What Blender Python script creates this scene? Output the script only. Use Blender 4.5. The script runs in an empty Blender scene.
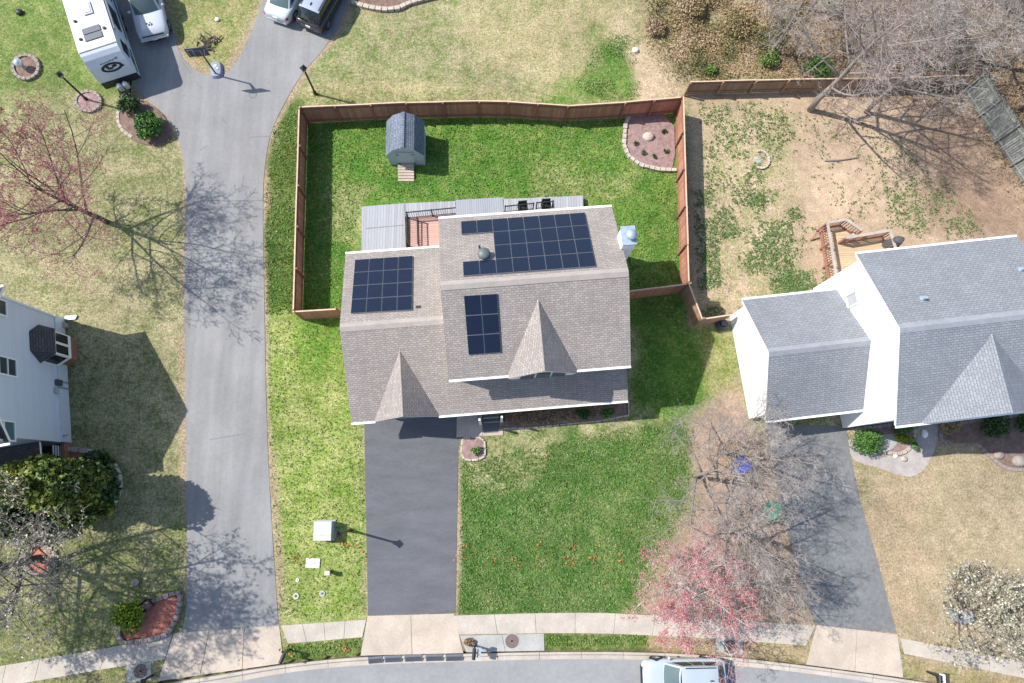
import bpy, math, random
import numpy as np
from mathutils import Vector, Matrix
random.seed(7); RNG = np.random.default_rng(11)
C = bpy.context.scene.collection
PI = math.pi
# ------------------------------------------------------------------ camera model (drone 40 m up, tilted ~12 deg off straight down)
FPX, CH = 683.0, 40.0
_u = np.array([15, 141.5, 683.0]); _u /= np.linalg.norm(_u)
_y = np.array([0, 1, 0.0]) - _u * _u[1]; _y /= np.linalg.norm(_y)
_x = np.cross(_y, _u)
RC = np.array([_x, _y, _u])
CP = np.array([0, 0, CH])
def P(px, py, z=0.0):                       # photo measurement -> world point at height z
    d = RC @ np.array([px - 512, 341.5 - py, -FPX]); t = (z - CH) / d[2]
    return Vector((d[0] * t, d[1] * t, z))
def PP(pts, z=0.0): return [P(a, b, z) for a, b in pts]
def ray_plane(px, py, p0, n):
    d = Vector(RC @ np.array([px - 512, 341.5 - py, -FPX])); o = Vector(CP)
    return o + d * ((p0 - o).dot(n) / d.dot(n))

# ------------------------------------------------------------------ materials
M = {}
def nodes(name):
    m = bpy.data.materials.new(name); m.use_nodes = True
    nt = m.node_tree; b = nt.nodes['Principled BSDF']; M[name] = m
    return m, nt, b
def N(nt, t, **kw):
    n = nt.nodes.new(t)
    for k, v in kw.items():
        if k in n.inputs: n.inputs[k].default_value = v
        else: setattr(n, k, v)
    return n
def ramp(nt, fac, stops):
    r = nt.nodes.new('ShaderNodeValToRGB'); nt.links.new(fac, r.inputs[0])
    e = r.color_ramp.elements
    while len(e) < len(stops): e.new(.5)
    for i, (p, c) in enumerate(stops):
        e[i].position = p; e[i].color = (*c, 1) if not isinstance(c, float) else (c, c, c, 1)
    return r.outputs[0]
def mix(nt, fac, a, b, mode='MIX'):
    n = nt.nodes.new('ShaderNodeMix'); n.data_type = 'RGBA'; n.blend_type = mode
    def put(sock, v):
        if isinstance(v, (int, float)): sock.default_value = v
        elif isinstance(v, tuple): sock.default_value = (*v, 1)
        else: nt.links.new(v, sock)
    put(n.inputs[0], fac); put(n.inputs[6], a); put(n.inputs[7], b)
    return n.outputs[2]
def math_(nt, op, a, b=None, clamp=False):
    n = nt.nodes.new('ShaderNodeMath'); n.operation = op; n.use_clamp = clamp
    for i, v in enumerate((a, b)):
        if v is None: continue
        if isinstance(v, (int, float)): n.inputs[i].default_value = v
        else: nt.links.new(v, n.inputs[i])
    return n.outputs[0]
def noise(nt, co, scale, detail=4, rough=.6, dist=0):
    n = N(nt, 'ShaderNodeTexNoise', Scale=scale, Detail=detail, Roughness=rough, Distortion=dist)
    nt.links.new(co, n.inputs['Vector']); return n.outputs[0]
def bump(nt, b, h, strength=.4, dist=.03):
    n = N(nt, 'ShaderNodeBump', Strength=strength, Distance=dist)
    nt.links.new(h, n.inputs['Height']); nt.links.new(n.outputs[0], b.inputs['Normal'])
def coord(nt, kind='Object'): return nt.nodes.new('ShaderNodeTexCoord').outputs[kind]
def mat(name, col, rough=.7, var=.18, scale=3.0, metal=0.0, bmp=0.0, fine=0, stretch=None, spec=None, coat=0):
    m, nt, b = nodes(name); co = coord(nt)
    if stretch:
        mp = N(nt, 'ShaderNodeMapping'); mp.inputs['Scale'].default_value = stretch
        nt.links.new(co, mp.inputs[0]); co = mp.outputs[0]
    n1 = noise(nt, co, scale, 6, .65)
    f = ramp(nt, n1, [(.3, 1 - var), (.7, 1 + var)]) if var else None
    c = mix(nt, 1.0, col, f, 'MULTIPLY') if var else None
    if fine:
        n2 = noise(nt, co, scale * 14, 3, .7)
        c = mix(nt, 1.0, c, ramp(nt, n2, [(.3, 1 - fine), (.7, 1 + fine)]), 'MULTIPLY')
    if c is not None: nt.links.new(c, b.inputs['Base Color'])
    else: b.inputs['Base Color'].default_value = (*col, 1)
    b.inputs['Roughness'].default_value = rough; b.inputs['Metallic'].default_value = metal
    if spec is not None: b.inputs['Specular IOR Level'].default_value = spec
    if coat: b.inputs['Coat Weight'].default_value = coat; b.inputs['Coat Roughness'].default_value = .08
    if bmp: bump(nt, b, noise(nt, co, scale * 8, 4), bmp, .02)
    return m
def shingle(name, c1, c2, mortar, tone=(.85, 1.12), bw=.34, rh=.15, moss=None):
    m, nt, b = nodes(name); uv = coord(nt, 'UV')
    wob = noise(nt, uv, 1.3, 2)
    br = N(nt, 'ShaderNodeTexBrick', Scale=1.0); nt.links.new(uv, br.inputs['Vector'])
    br.inputs['Color1'].default_value = (*c1, 1); br.inputs['Color2'].default_value = (*c2, 1); br.inputs['Mortar'].default_value = (*mortar, 1)
    br.inputs['Mortar Size'].default_value = .016; br.inputs['Mortar Smooth'].default_value = .3; br.inputs['Bias'].default_value = 0
    br.inputs['Brick Width'].default_value = bw; br.inputs['Row Height'].default_value = rh
    br.offset = .37
    c = mix(nt, 1.0, br.outputs[0], ramp(nt, noise(nt, uv, .55, 5, .6), [(.3, tone[0]), (.7, tone[1])]), 'MULTIPLY')
    c = mix(nt, 1.0, c, ramp(nt, noise(nt, uv, 20, 3, .7), [(.3, .74), (.7, 1.24)]), 'MULTIPLY')
    if moss:
        mp = N(nt, 'ShaderNodeMapping'); mp.inputs['Scale'].default_value = (2.2, .25, 1); nt.links.new(uv, mp.inputs[0])
        c = mix(nt, ramp(nt, noise(nt, mp.outputs[0], 1, 5), [(.5, 0.0), (.75, .35)]), c, moss)
    nt.links.new(c, b.inputs['Base Color']); b.inputs['Roughness'].default_value = .9
    h = mix(nt, .5, br.outputs[1], noise(nt, uv, 30, 2))
    n = N(nt, 'ShaderNodeBump', Strength=.5, Distance=.02); n.invert = True
    nt.links.new(h, n.inputs['Height']); nt.links.new(n.outputs[0], b.inputs['Normal'])
    return m
def boards(name, col, axis=0, pitch=.14, gap=.1, var=.25, rough=.75, dark=.35, stain=None):
    """parallel boards / laps / pickets, lines along one UV axis (metric UVs)"""
    m, nt, b = nodes(name); uv = coord(nt, 'UV')
    s = nt.nodes.new('ShaderNodeSeparateXYZ'); nt.links.new(uv, s.inputs[0])
    q = math_(nt, 'DIVIDE', s.outputs[axis], pitch)
    fr = math_(nt, 'FRACT', q); fl = math_(nt, 'FLOOR', q)
    wn = N(nt, 'ShaderNodeTexWhiteNoise'); wn.noise_dimensions = '1D'; nt.links.new(fl, wn.inputs['W'])
    c = mix(nt, 1.0, col, ramp(nt, wn.outputs[0], [(0, 1 - var), (1, 1 + var)]), 'MULTIPLY')
    mp = N(nt, 'ShaderNodeMapping'); mp.inputs['Scale'].default_value = (1.2, 9, 1) if axis else (9, 1.2, 1); nt.links.new(uv, mp.inputs[0])
    c = mix(nt, 1.0, c, ramp(nt, noise(nt, mp.outputs[0], 2, 5), [(.3, 1 - var * .8), (.7, 1 + var * .8)]), 'MULTIPLY')
    if stain: c = mix(nt, ramp(nt, noise(nt, uv, .9, 5), [(.48, 0.0), (.7, .6)]), c, stain)
    g = math_(nt, 'LESS_THAN', fr, gap)
    c = mix(nt, g, c, mix(nt, 1.0, c, (dark, dark, dark), 'MULTIPLY'))
    nt.links.new(c, b.inputs['Base Color']); b.inputs['Roughness'].default_value = rough
    bump(nt, b, fr, .25, .01)
    return m
def leafmat(name, stops, rough=.6, trans=0):
    m, nt, b = nodes(name)
    a = N(nt, 'ShaderNodeAttribute'); a.attribute_name = 'tint'
    nt.links.new(ramp(nt, a.outputs['Fac'], stops), b.inputs['Base Color'])
    b.inputs['Roughness'].default_value = rough; b.inputs['Specular IOR Level'].default_value = .25
    return m
def glass(name, col=(.03, .045, .055), rough=.06):
    m, nt, b = nodes(name); b.inputs['Base Color'].default_value = (*col, 1); b.inputs['Roughness'].default_value = rough
    b.inputs['Specular IOR Level'].default_value = .7; return m

shingle('tan_shingle', (.355, .31, .282), (.262, .232, .215), (.18, .16, .152), bw=.24, rh=.115, tone=(.9, 1.1), moss=(.20, .175, .16))
shingle('grey_shingle', (.255, .27, .293), (.205, .22, .242), (.13, .142, .16), bw=.27, rh=.13, tone=(.92, 1.08), moss=(.165, .175, .19))
shingle('dark_shingle', (.10, .09, .095), (.065, .06, .065), (.03, .03, .03), bw=.3, rh=.13)
shingle('blue_shingle', (.19, .22, .28), (.12, .145, .19), (.06, .07, .09), bw=.25, rh=.12)
boards('white_siding', (.80, .81, .83), 1, .2, .08, .02, .5, .82)
boards('blue_siding', (.60, .66, .76), 1, .11, .12, .03, .5, .78)
boards('beige_siding', (.62, .58, .50), 1, .11, .1, .03, .5, .8)
boards('fence_brown', (.41, .19, .125), 0, .15, .09, .2, .8, .55, stain=(.31, .145, .10))
boards('fence_tan', (.33, .20, .13), 0, .15, .09, .22, .8, .5, stain=(.25, .17, .12))
boards('fence_grey', (.26, .27, .26), 0, .15, .12, .32, .85, .35, stain=(.20, .235, .17))
boards('grey_decking', (.33, .335, .365), 0, .17, .12, .12, .8, .62)
boards('corrugated', (.29, .30, .33), 0, .13, .3, .05, .5, .75)
boards('red_decking', (.52, .31, .255), 1, .15, .1, .08, .7, .6)
boards('tan_decking', (.50, .375, .235), 1, .14, .12, .12, .75, .55)
mat('post_brown', (.26, .12, .08), .8, .2); mat('cap_tan', (.58, .42, .29), .8, .15); mat('cap_pale', (.66, .56, .46), .8, .15)
mat('post_tan', (.30, .19, .12), .8, .2); mat('post_grey', (.27, .275, .25), .85, .25)
mat('rail_pale', (.38, .34, .30), .8, .2); mat('rail_red', (.30, .145, .10), .8, .2)
mat('cover_white', (.52, .52, .50), .7, .12, 4); mat('white_trim', (.82, .82, .82), .45, .04); mat('grey_metal', (.36, .38, .41), .45, .1, metal=.5)
mat('galvanised', (.33, .40, .47), .5, .15, metal=.2); mat('black_metal', (.018, .018, .02), .4, .1)
mat('tan_ridge', (.335, .295, .27), .9, .12, 2, fine=.15); mat('grey_ridge', (.25, .265, .29), .9, .12, 2, fine=.15); mat('shed_siding', (.40, .455, .50), .6, .08); mat('vent_dome', (.10, .125, .125), .5, .1); mat('brick_red', (.30, .13, .08), .85, .35, 12)
mat('drive_asphalt', (.108, .110, .124), .88, .18, .9, bmp=.12, fine=.1, stretch=(.35, 1.3, 1))
def lane_mat():
    m, nt, b = nodes('lane_asphalt'); co = coord(nt)
    mp = N(nt, 'ShaderNodeMapping'); mp.inputs['Scale'].default_value = (1.0, .06, 1); nt.links.new(co, mp.inputs[0])
    c = mix(nt, 1.0, (.236, .234, .234), ramp(nt, noise(nt, mp.outputs[0], 1.1, 4), [(.3, .84), (.7, 1.13)]), 'MULTIPLY')
    c = mix(nt, 1.0, c, ramp(nt, noise(nt, co, .3, 5), [(.3, .86), (.7, 1.1)]), 'MULTIPLY')
    c = mix(nt, 1.0, c, ramp(nt, noise(nt, co, 7, 5, .75), [(.3, .9), (.7, 1.1)]), 'MULTIPLY')
    wp = mix(nt, .35, co, N(nt, 'ShaderNodeTexNoise', Scale=.8, Detail=4.0).outputs[1])
    v = N(nt, 'ShaderNodeTexVoronoi', Scale=.16); v.feature = 'DISTANCE_TO_EDGE'; nt.links.new(wp, v.inputs['Vector'])
    cr = math_(nt, 'MULTIPLY', math_(nt, 'LESS_THAN', v.outputs[0], .0035), math_(nt, 'GREATER_THAN', noise(nt, co, .35, 2), .5))
    c = mix(nt, math_(nt, 'MULTIPLY', cr, .5), c, (.13, .13, .14))
    nt.links.new(c, b.inputs['Base Color']); b.inputs['Roughness'].default_value = .9; bump(nt, b, noise(nt, co, 14, 3), .15, .01)
lane_mat()
mat('street_asphalt', (.25, .25, .255), .9, .12, .3, bmp=.12, fine=.08)
mat('concrete', (.415, .368, .315), .85, .16, .8, bmp=.2, fine=.1)
mat('concrete_warm', (.435, .365, .30), .85, .17, .7, bmp=.2, fine=.1)
mat('concrete_grey', (.335, .335, .315), .85, .16, .9, bmp=.2, fine=.1)
mat('joint_dark', (.29, .25, .215), .95, .2)
mat('stamped_path', (.36, .32, .31), .85, .2, 1.6, bmp=.3, fine=.12)
mat('red_mulch', (.43, .15, .105), .95, .35, 5, bmp=.9, fine=.35)
mat('brown_mulch', (.19, .125, .10), .95, .4, 4, bmp=.9, fine=.35)
mat('plum_mulch', (.27, .18, .17), .95, .35, 5, bmp=.9, fine=.35)
mat('stone_edge', (.40, .345, .30), .9, .35, 5, bmp=.5); mat('pale_stone', (.45, .385, .33), .9, .25, 5, bmp=.5)
mat('brick_edge', (.27, .22, .20), .9, .35, 8, bmp=.4)
mat('bark_dark', (.10, .075, .065), .9, .3, 8); mat('bark_grey', (.255, .22, .195), .9, .3, 6); mat('bark_brown', (.16, .12, .10), .9, .3, 6)
mat('twig_grey', (.29, .25, .228), .9, .25, 1.5); mat('twig_pink', (.32, .255, .235), .9, .25, 1.5); mat('twig_white', (.50, .45, .43), .9, .2, 1.5); mat('twig_rose', (.31, .21, .20), .9, .25, 1.5); mat('twig_pale', (.345, .305, .28), .9, .25, 1.5)
leafmat('red_buds', [(0, (.32, .035, .05)), (.5, (.52, .085, .11)), (1, (.62, .22, .24))])
leafmat('pink_buds', [(0, (.30, .07, .07)), (.6, (.48, .15, .16)), (1, (.56, .28, .27))])
leafmat('blossom', [(0, (.18, .18, .10)), (.5, (.35, .33, .235)), (1, (.56, .52, .43))])
leafmat('holly_leaves', [(0, (.02, .042, .018)), (.7, (.06, .115, .038)), (1, (.17, .20, .07))], .45)
leafmat('yellow_holly_leaves', [(0, (.025, .05, .015)), (.55, (.105, .15, .03)), (1, (.36, .35, .06))], .5)
leafmat('green_leaves', [(0, (.035, .085, .02)), (.6, (.085, .19, .04)), (1, (.16, .29, .07))], .55)
leafmat('bright_leaves', [(0, (.06, .12, .03)), (.6, (.13, .21, .05)), (1, (.22, .29, .09))], .6)
leafmat('lime_leaves', [(0, (.07, .12, .015)), (.6, (.17, .26, .02)), (1, (.33, .40, .05))], .5)
leafmat('brush_leaves', [(0, (.085, .09, .035)), (.3, (.20, .19, .075)), (.6, (.33, .235, .13)), (1, (.47, .35, .23))], .85)
leafmat('dry_leaves', [(0, (.20, .14, .10)), (.5, (.32, .22, .13)), (1, (.46, .36, .24))], .85)
leafmat('weed_leaves', [(0, (.06, .10, .03)), (.6, (.12, .20, .06)), (1, (.23, .30, .12))], .7)
leafmat('grass_blades', [(0, (.075, .15, .025)), (.5, (.13, .23, .05)), (1, (.32, .34, .15))], .8)
mat('silver_paint', (.36, .41, .47), .3, .02, coat=.6); mat('white_paint', (.46, .49, .53), .3, .02, coat=.6); mat('black_paint', (.02, .022, .028), .25, .05, coat=.6); mat('pale_paint', (.50, .55, .57), .3, .02, coat=.6)
mat('roof_slate', (.30, .34, .42), .35, .03, coat=.4)
mat('camper_white', (.66, .65, .645), .4, .04); mat('camper_nose', (.58, .63, .69), .3, .06, coat=.3); mat('camper_side', (.52, .60, .68), .4, .04)
mat('tyre_rubber', (.02, .02, .02), .85, .1); mat('rim_metal', (.45, .46, .48), .3, .1, metal=.8)
mat('black_plastic', (.02, .02, .022), .55, .1); mat('grey_plastic', (.075, .08, .09), .6, .1); mat('slate_rubber', (.12, .135, .165), .75, .12)
mat('tail_red', (.35, .02, .03), .25, 0); mat('lamp_clear', (.65, .66, .68), .15, 0); mat('plate_white', (.7, .7, .72), .5, 0)
glass('window_glass', (.035, .05, .06)); glass('teal_glass', (.07, .15, .16)); glass('screen_glass', (.085, .125, .13), .08); glass('dark_glass', (.015, .018, .02))
mat('frost_grey', (.40, .41, .42), .6, .05); mat('black_metal_panel', (.11, .12, .135), .4, .05); mat('vent_dark', (.06, .05, .06), .6, .1)
mat('blue_cloth', (.03, .09, .68), .6, .15); mat('green_cloth', (.07, .36, .23), .6, .15)
mat('utility_green', (.42, .45, .35), .6, .06); mat('utility_lid', (.47, .50, .46), .7, .08); mat('iron_brown', (.17, .12, .115), .8, .25, 14, bmp=.6)
mat('board_blue', (.015, .03, .055), .2, .1); mat('ball_chrome', (.62, .66, .68), .2, .1, metal=.6); mat('orange_rim', (.6, .14, .03), .5, .05)
mat('rock', (.28, .25, .225), .9, .3, 4, bmp=.6); mat('wood_plank', (.40, .27, .17), .85, .3, 3)
mat('base_grey', (.20, .24, .30), .5, .1)
def solar():
    m, nt, b = nodes('solar_cells'); uv = coord(nt, 'UV')
    br = N(nt, 'ShaderNodeTexBrick', Scale=1.0); nt.links.new(uv, br.inputs['Vector']); br.offset = 0
    br.inputs['Color1'].default_value = (.008, .012, .028, 1); br.inputs['Color2'].default_value = (.009, .014, .033, 1); br.inputs['Mortar'].default_value = (.011, .015, .034, 1)
    br.inputs['Brick Width'].default_value = .156; br.inputs['Row Height'].default_value = .156; br.inputs['Mortar Size'].default_value = .006
    nt.links.new(br.outputs[0], b.inputs['Base Color']); b.inputs['Roughness'].default_value = .22
    b.inputs['Specular IOR Level'].default_value = .45
solar()
mat('solar_frame', (.27, .285, .32), .4, .05, metal=.3)

# ------------------------------------------------------------------ mesh builder and object helpers
class MB:
    def __init__(s): s.v = []; s.f = []; s.m = []
    def add(s, vs, fs, mi=0):
        o = len(s.v); s.v += [tuple(p) for p in vs]
        for f in fs: s.f.append(tuple(i + o for i in f)); s.m.append(mi)
    def poly(s, pts, mi=0): s.add(pts, [tuple(range(len(pts)))], mi)
    def prism(s, pts, z0, z1, mi=0, side=None):
        """vertical prism over a world polygon"""
        n = len(pts); a = sum(pts[i][0] * pts[(i + 1) % n][1] - pts[(i + 1) % n][0] * pts[i][1] for i in range(n))
        if a < 0: pts = pts[::-1]
        vs = [(p[0], p[1], z0) for p in pts] + [(p[0], p[1], z1) for p in pts]
        s.add(vs, [tuple(range(n, 2 * n))], mi)
        s.add(vs, [tuple(range(n - 1, -1, -1))] + [(i, (i + 1) % n, n + (i + 1) % n, n + i) for i in range(n)], mi if side is None else side)
    def box(s, c, sz, rz=0.0, mi=0, fr=None):
        ca, sa = math.cos(rz), math.sin(rz); vs = []
        for dz in (-.5, .5):
            for dx, dy in ((-.5, -.5), (.5, -.5), (.5, .5), (-.5, .5)):
                x, y = dx * sz[0], dy * sz[1]
                p = (c[0] + x * ca - y * sa, c[1] + x * sa + y * ca, c[2] + dz * sz[2])
                vs.append(fr(*p) if fr else p)
        s.add(vs, [(3, 2, 1, 0), (4, 5, 6, 7), (0, 1, 5, 4), (1, 2, 6, 5), (2, 3, 7, 6), (3, 0, 4, 7)], mi)
    def beam(s, a, b, w, h, mi=0):
        """rectangular bar between two points, h measured upward-ish"""
        a, b = Vector(a), Vector(b); d = (b - a).normalized()
        up = Vector((0, 0, 1)) if abs(d.z) < .95 else Vector((0, 1, 0))
        sd = d.cross(up).normalized(); u = sd.cross(d).normalized(); vs = []
        for p in (a, b):
            for i, j in ((-1, -1), (1, -1), (1, 1), (-1, 1)): vs.append(p + sd * (i * w / 2) + u * (j * h / 2))
        s.add(vs, [(0, 1, 2, 3), (7, 6, 5, 4), (1, 0, 4, 5), (2, 1, 5, 6), (3, 2, 6, 7), (0, 3, 7, 4)], mi)
    def slab(s, top, t, mi=0, side=0):
        """thick plate hanging below a planar polygon (any orientation)"""
        top = [Vector(p) for p in top]; n = len(top)
        nn = Vector()
        for i in range(n): nn += (top[i] - top[0]).cross(top[(i + 1) % n] - top[0])
        nn.normalize()
        if nn.z < 0: top = top[::-1]; nn = -nn
        bot = [p - nn * t for p in top]
        s.add(top + bot, [tuple(range(n))], mi)
        s.add(top + bot, [tuple(range(2 * n - 1, n - 1, -1))] + [(i, n + i, n + (i + 1) % n, (i + 1) % n) for i in range(n)], side)
    def tube(s, pts, rad, n=6, mi=0, cap=True):
        pts = [Vector(p) for p in pts]; k = len(pts); o = len(s.v)
        for i, p in enumerate(pts):
            d = (pts[min(i + 1, k - 1)] - pts[max(i - 1, 0)])
            d = d.normalized() if d.length > 1e-9 else Vector((0, 0, 1))
            a = d.cross(Vector((.31, .87, .38)) if abs(d.z) > .8 else Vector((0, 0, 1))).normalized(); b = d.cross(a)
            r = rad[i] if isinstance(rad, (list, tuple)) else rad
            for j in range(n):
                t = 2 * PI * j / n; q = p + a * (r * math.cos(t)) + b * (r * math.sin(t)); s.v.append((q.x, q.y, q.z))
        for i in range(k - 1):
            for j in range(n):
                j2 = (j + 1) % n; s.f.append((o + i * n + j, o + i * n + j2, o + (i + 1) * n + j2, o + (i + 1) * n + j)); s.m.append(mi)
        if cap:
            s.f.append(tuple(o + j for j in range(n - 1, -1, -1))); s.m.append(mi)
            s.f.append(tuple(o + (k - 1) * n + j for j in range(n))); s.m.append(mi)
    def lathe(s, c, prof, n=16, mi=0):
        o = len(s.v)
        for r, z in prof:
            for j in range(n):
                t = 2 * PI * j / n; s.v.append((c[0] + r * math.cos(t), c[1] + r * math.sin(t), c[2] + z))
        for i in range(len(prof) - 1):
            for j in range(n):
                j2 = (j + 1) % n; s.f.append((o + i * n + j, o + i * n + j2, o + (i + 1) * n + j2, o + (i + 1) * n + j)); s.m.append(mi)
        s.f.append(tuple(o + j for j in range(n - 1, -1, -1))); s.m.append(mi)
        s.f.append(tuple(o + (len(prof) - 1) * n + j for j in range(n))); s.m.append(mi)
    def blob(s, c, r, n=10, k=6, jit=.12, mi=0):
        o = len(s.v); rr = (r, r, r) if isinstance(r, (int, float)) else r
        for i in range(k + 1):
            ph = PI * i / k
            for j in range(n):
                t = 2 * PI * j / n; q = 1 + random.uniform(-jit, jit)
                s.v.append((c[0] + rr[0] * q * math.sin(ph) * math.cos(t), c[1] + rr[1] * q * math.sin(ph) * math.sin(t), c[2] + rr[2] * q * math.cos(ph)))
        for i in range(k):
            for j in range(n):
                j2 = (j + 1) % n; s.f.append((o + i * n + j, o + (i + 1) * n + j, o + (i + 1) * n + j2, o + i * n + j2)); s.m.append(mi)
    def grid(s, fn, nu, nv, mi=0, flip=False):
        o = len(s.v)
        for i in range(nu + 1):
            for j in range(nv + 1): s.v.append(tuple(fn(i / nu, j / nv)))
        for i in range(nu):
            for j in range(nv):
                a = o + i * (nv + 1) + j; q = (a, a + nv + 1, a + nv + 2, a + 1)
                s.f.append(q[::-1] if flip else q); s.m.append(mi)
    def build(s, name, mats, parent=None, smooth=False, local=False, uv=True, origin=None):
        me = bpy.data.meshes.new(name); v = np.array(s.v, dtype=np.float64)
        org = Vector((0, 0, 0))
        if not local:
            if parent is not None: org = parent.matrix_world.translation if False else world_loc(parent)
            elif origin is not None: org = Vector(origin)
            else: org = Vector(((v[:, 0].min() + v[:, 0].max()) / 2, (v[:, 1].min() + v[:, 1].max()) / 2, v[:, 2].min()))
        vv = v - np.array(org)
        me.from_pydata(vv.tolist(), [], s.f)
        mats = [mats] if isinstance(mats, str) else mats
        for m_ in mats: me.materials.append(M[m_])
        if len(mats) > 1: me.polygons.foreach_set('material_index', s.m)
        me.update()
        if smooth: me.polygons.foreach_set('use_smooth', [True] * len(me.polygons))
        if uv: autouv(me, v)
        o = bpy.data.objects.new(name, me); C.objects.link(o)
        if parent is not None: o.parent = parent
        elif not local: o.location = org
        return o
def world_loc(o):
    p = Vector((0, 0, 0))
    while o is not None: p += o.location; o = o.parent
    return p
def autouv(me, v):
    uvl = me.uv_layers.new(name='UVMap')
    nl = len(me.loops); vi = np.empty(nl, np.int32); me.loops.foreach_get('vertex_index', vi)
    npz = len(me.polygons); nor = np.empty(npz * 3, np.float32); me.polygons.foreach_get('normal', nor); nor = nor.reshape(-1, 3)
    tot = np.empty(npz, np.int32); me.polygons.foreach_get('loop_total', tot)
    n = np.repeat(nor, tot, axis=0)
    u = np.stack([-n[:, 1], n[:, 0], np.zeros(nl)], 1); L = np.linalg.norm(u, axis=1)
    flat = L < .05; u[flat] = (1, 0, 0); L[flat] = 1; u /= L[:, None]
    w = np.cross(n, u); p = v[vi]
    out = np.stack([(p * u).sum(1), (p * w).sum(1)], 1).astype(np.float32)
    uvl.data.foreach_set('uv', out.ravel())
def tag(o, label=None, cat=None, group=None, kind=None):
    if label: o['label'] = label
    if cat: o['category'] = cat
    if group: o['group'] = group
    if kind: o['kind'] = kind
    return o
def thing(name, label, cat, loc=(0, 0, 0), rz=0.0, group=None):
    o = bpy.data.objects.new(name, None); C.objects.link(o); o.empty_display_size = .2
    o.location = loc; o.rotation_euler = (0, 0, rz)
    return tag(o, label, cat, group)
def copy_tree(o, parent=None):
    c = o.copy(); C.objects.link(c)
    if parent is not None: c.parent = parent
    for ch in list(o.children): copy_tree(ch, c)
    return c
def struct(o): o['kind'] = 'structure'; return o
class Fr:
    """local frame of a building: x along the ridge, y to the rear"""
    def __init__(s, o, deg): s.o = Vector((o[0], o[1], 0)); a = math.radians(deg); s.a = a; s.ux = Vector((math.cos(a), math.sin(a), 0)); s.uy = Vector((-math.sin(a), math.cos(a), 0))
    def __call__(s, x, y, z=0.0): return s.o + s.ux * x + s.uy * y + Vector((0, 0, z))
    def inv(s, p): d = Vector((p[0], p[1], 0)) - s.o; return d.dot(s.ux), d.dot(s.uy)

# leaf clouds -------------------------------------------------------
def leaf_mesh(name, pos, size, mname, parent=None, flat=0.0, tint=None, origin=None, quad=True, lenr=1.6):
    n = len(pos); pos = np.asarray(pos, float)
    a = RNG.normal(size=(n, 3)); a[:, 2] *= (1 - flat); a /= np.linalg.norm(a, axis=1)[:, None] + 1e-9
    b = RNG.normal(size=(n, 3)); b[:, 2] *= (1 - flat); b -= a * (a * b).sum(1)[:, None]; b /= np.linalg.norm(b, axis=1)[:, None] + 1e-9
    s = size * RNG.uniform(.6, 1.4, size=(n, 1)); a = a * s * lenr * .5; b = b * s * .5
    if quad: V = np.stack([pos - a, pos - b, pos + a, pos + b], 1).reshape(-1, 3); k = 4
    else: V = np.stack([pos - a - b, pos + a * 1.2, pos - a + b], 1).reshape(-1, 3); k = 3
    org = np.array(world_loc(parent)) if parent is not None else (np.array(origin) if origin is not None else np.array([pos[:, 0].mean(), pos[:, 1].mean(), 0]))
    me = bpy.data.meshes.new(name)
    me.vertices.add(n * k); me.vertices.foreach_set('co', (V - org).astype(np.float32).ravel())
    me.loops.add(n * k); me.loops.foreach_set('vertex_index', np.arange(n * k, dtype=np.int32))
    me.polygons.add(n); me.polygons.foreach_set('loop_start', np.arange(0, n * k, k, dtype=np.int32))
    try: me.polygons.foreach_set('loop_total', np.full(n, k, np.int32))
    except Exception: pass
    me.update(calc_edges=True)
    t = RNG.uniform(0, 1, n) if tint is None else np.clip(np.asarray(tint) + RNG.normal(0, .15, n), 0, 1)
    at = me.attributes.new('tint', 'FLOAT', 'FACE'); at.data.foreach_set('value', t.astype(np.float32))
    me.materials.append(M[mname])
    o = bpy.data.objects.new(name, me); C.objects.link(o)
    if parent is not None: o.parent = parent
    else: o.location = org
    return o
def lump_points(c, r, n, lumps=14, shell=.55, zmin=0.02):
    """points in an uneven shrub: a cluster of sub-balls filling an ellipsoid"""
    c = np.array(c, float); r = np.array(r, float); out = []; per = n // lumps + 1; tint = []
    for i in range(lumps):
        d = RNG.normal(size=3); d /= np.linalg.norm(d); d[2] = abs(d[2]) * .9 - .15
        q = c + d * r * RNG.uniform(.35, .72); rr = r * RNG.uniform(.3, .5)
        e = RNG.normal(size=(per, 3)); e /= np.linalg.norm(e, axis=1)[:, None]
        rad = RNG.uniform(shell, 1, size=(per, 1)) ** .6
        out.append(q + e * rad * rr); tint.append(np.full(per, RNG.uniform(.25, .75)))
    p = np.concatenate(out); t = np.concatenate(tint); k = p[:, 2] > zmin
    return p[k], t[k]
def shrub(name, label, c, r, mname, n=900, leaf=.09, group=None, lumps=12, cat='shrub', stems=5):
    root = thing(name, label, cat, (c[0], c[1], 0), group=group)
    zc = r[2] * .85
    p, t = lump_points((c[0], c[1], zc), r, n, lumps)
    leaf_mesh('foliage', p, leaf, mname, root, tint=t)
    mb = MB()
    for i in range(stems):
        a = random.uniform(0, 2 * PI); q = (c[0] + r[0] * .5 * math.cos(a), c[1] + r[1] * .5 * math.sin(a), zc)
        mb.tube([(c[0], c[1], -.05), ((c[0] + q[0]) / 2, (c[1] + q[1]) / 2, zc * .6), q], [.03, .022, .01], 5)
    mb.build('stem', 'bark_brown', root, uv=False)
    return root

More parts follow.
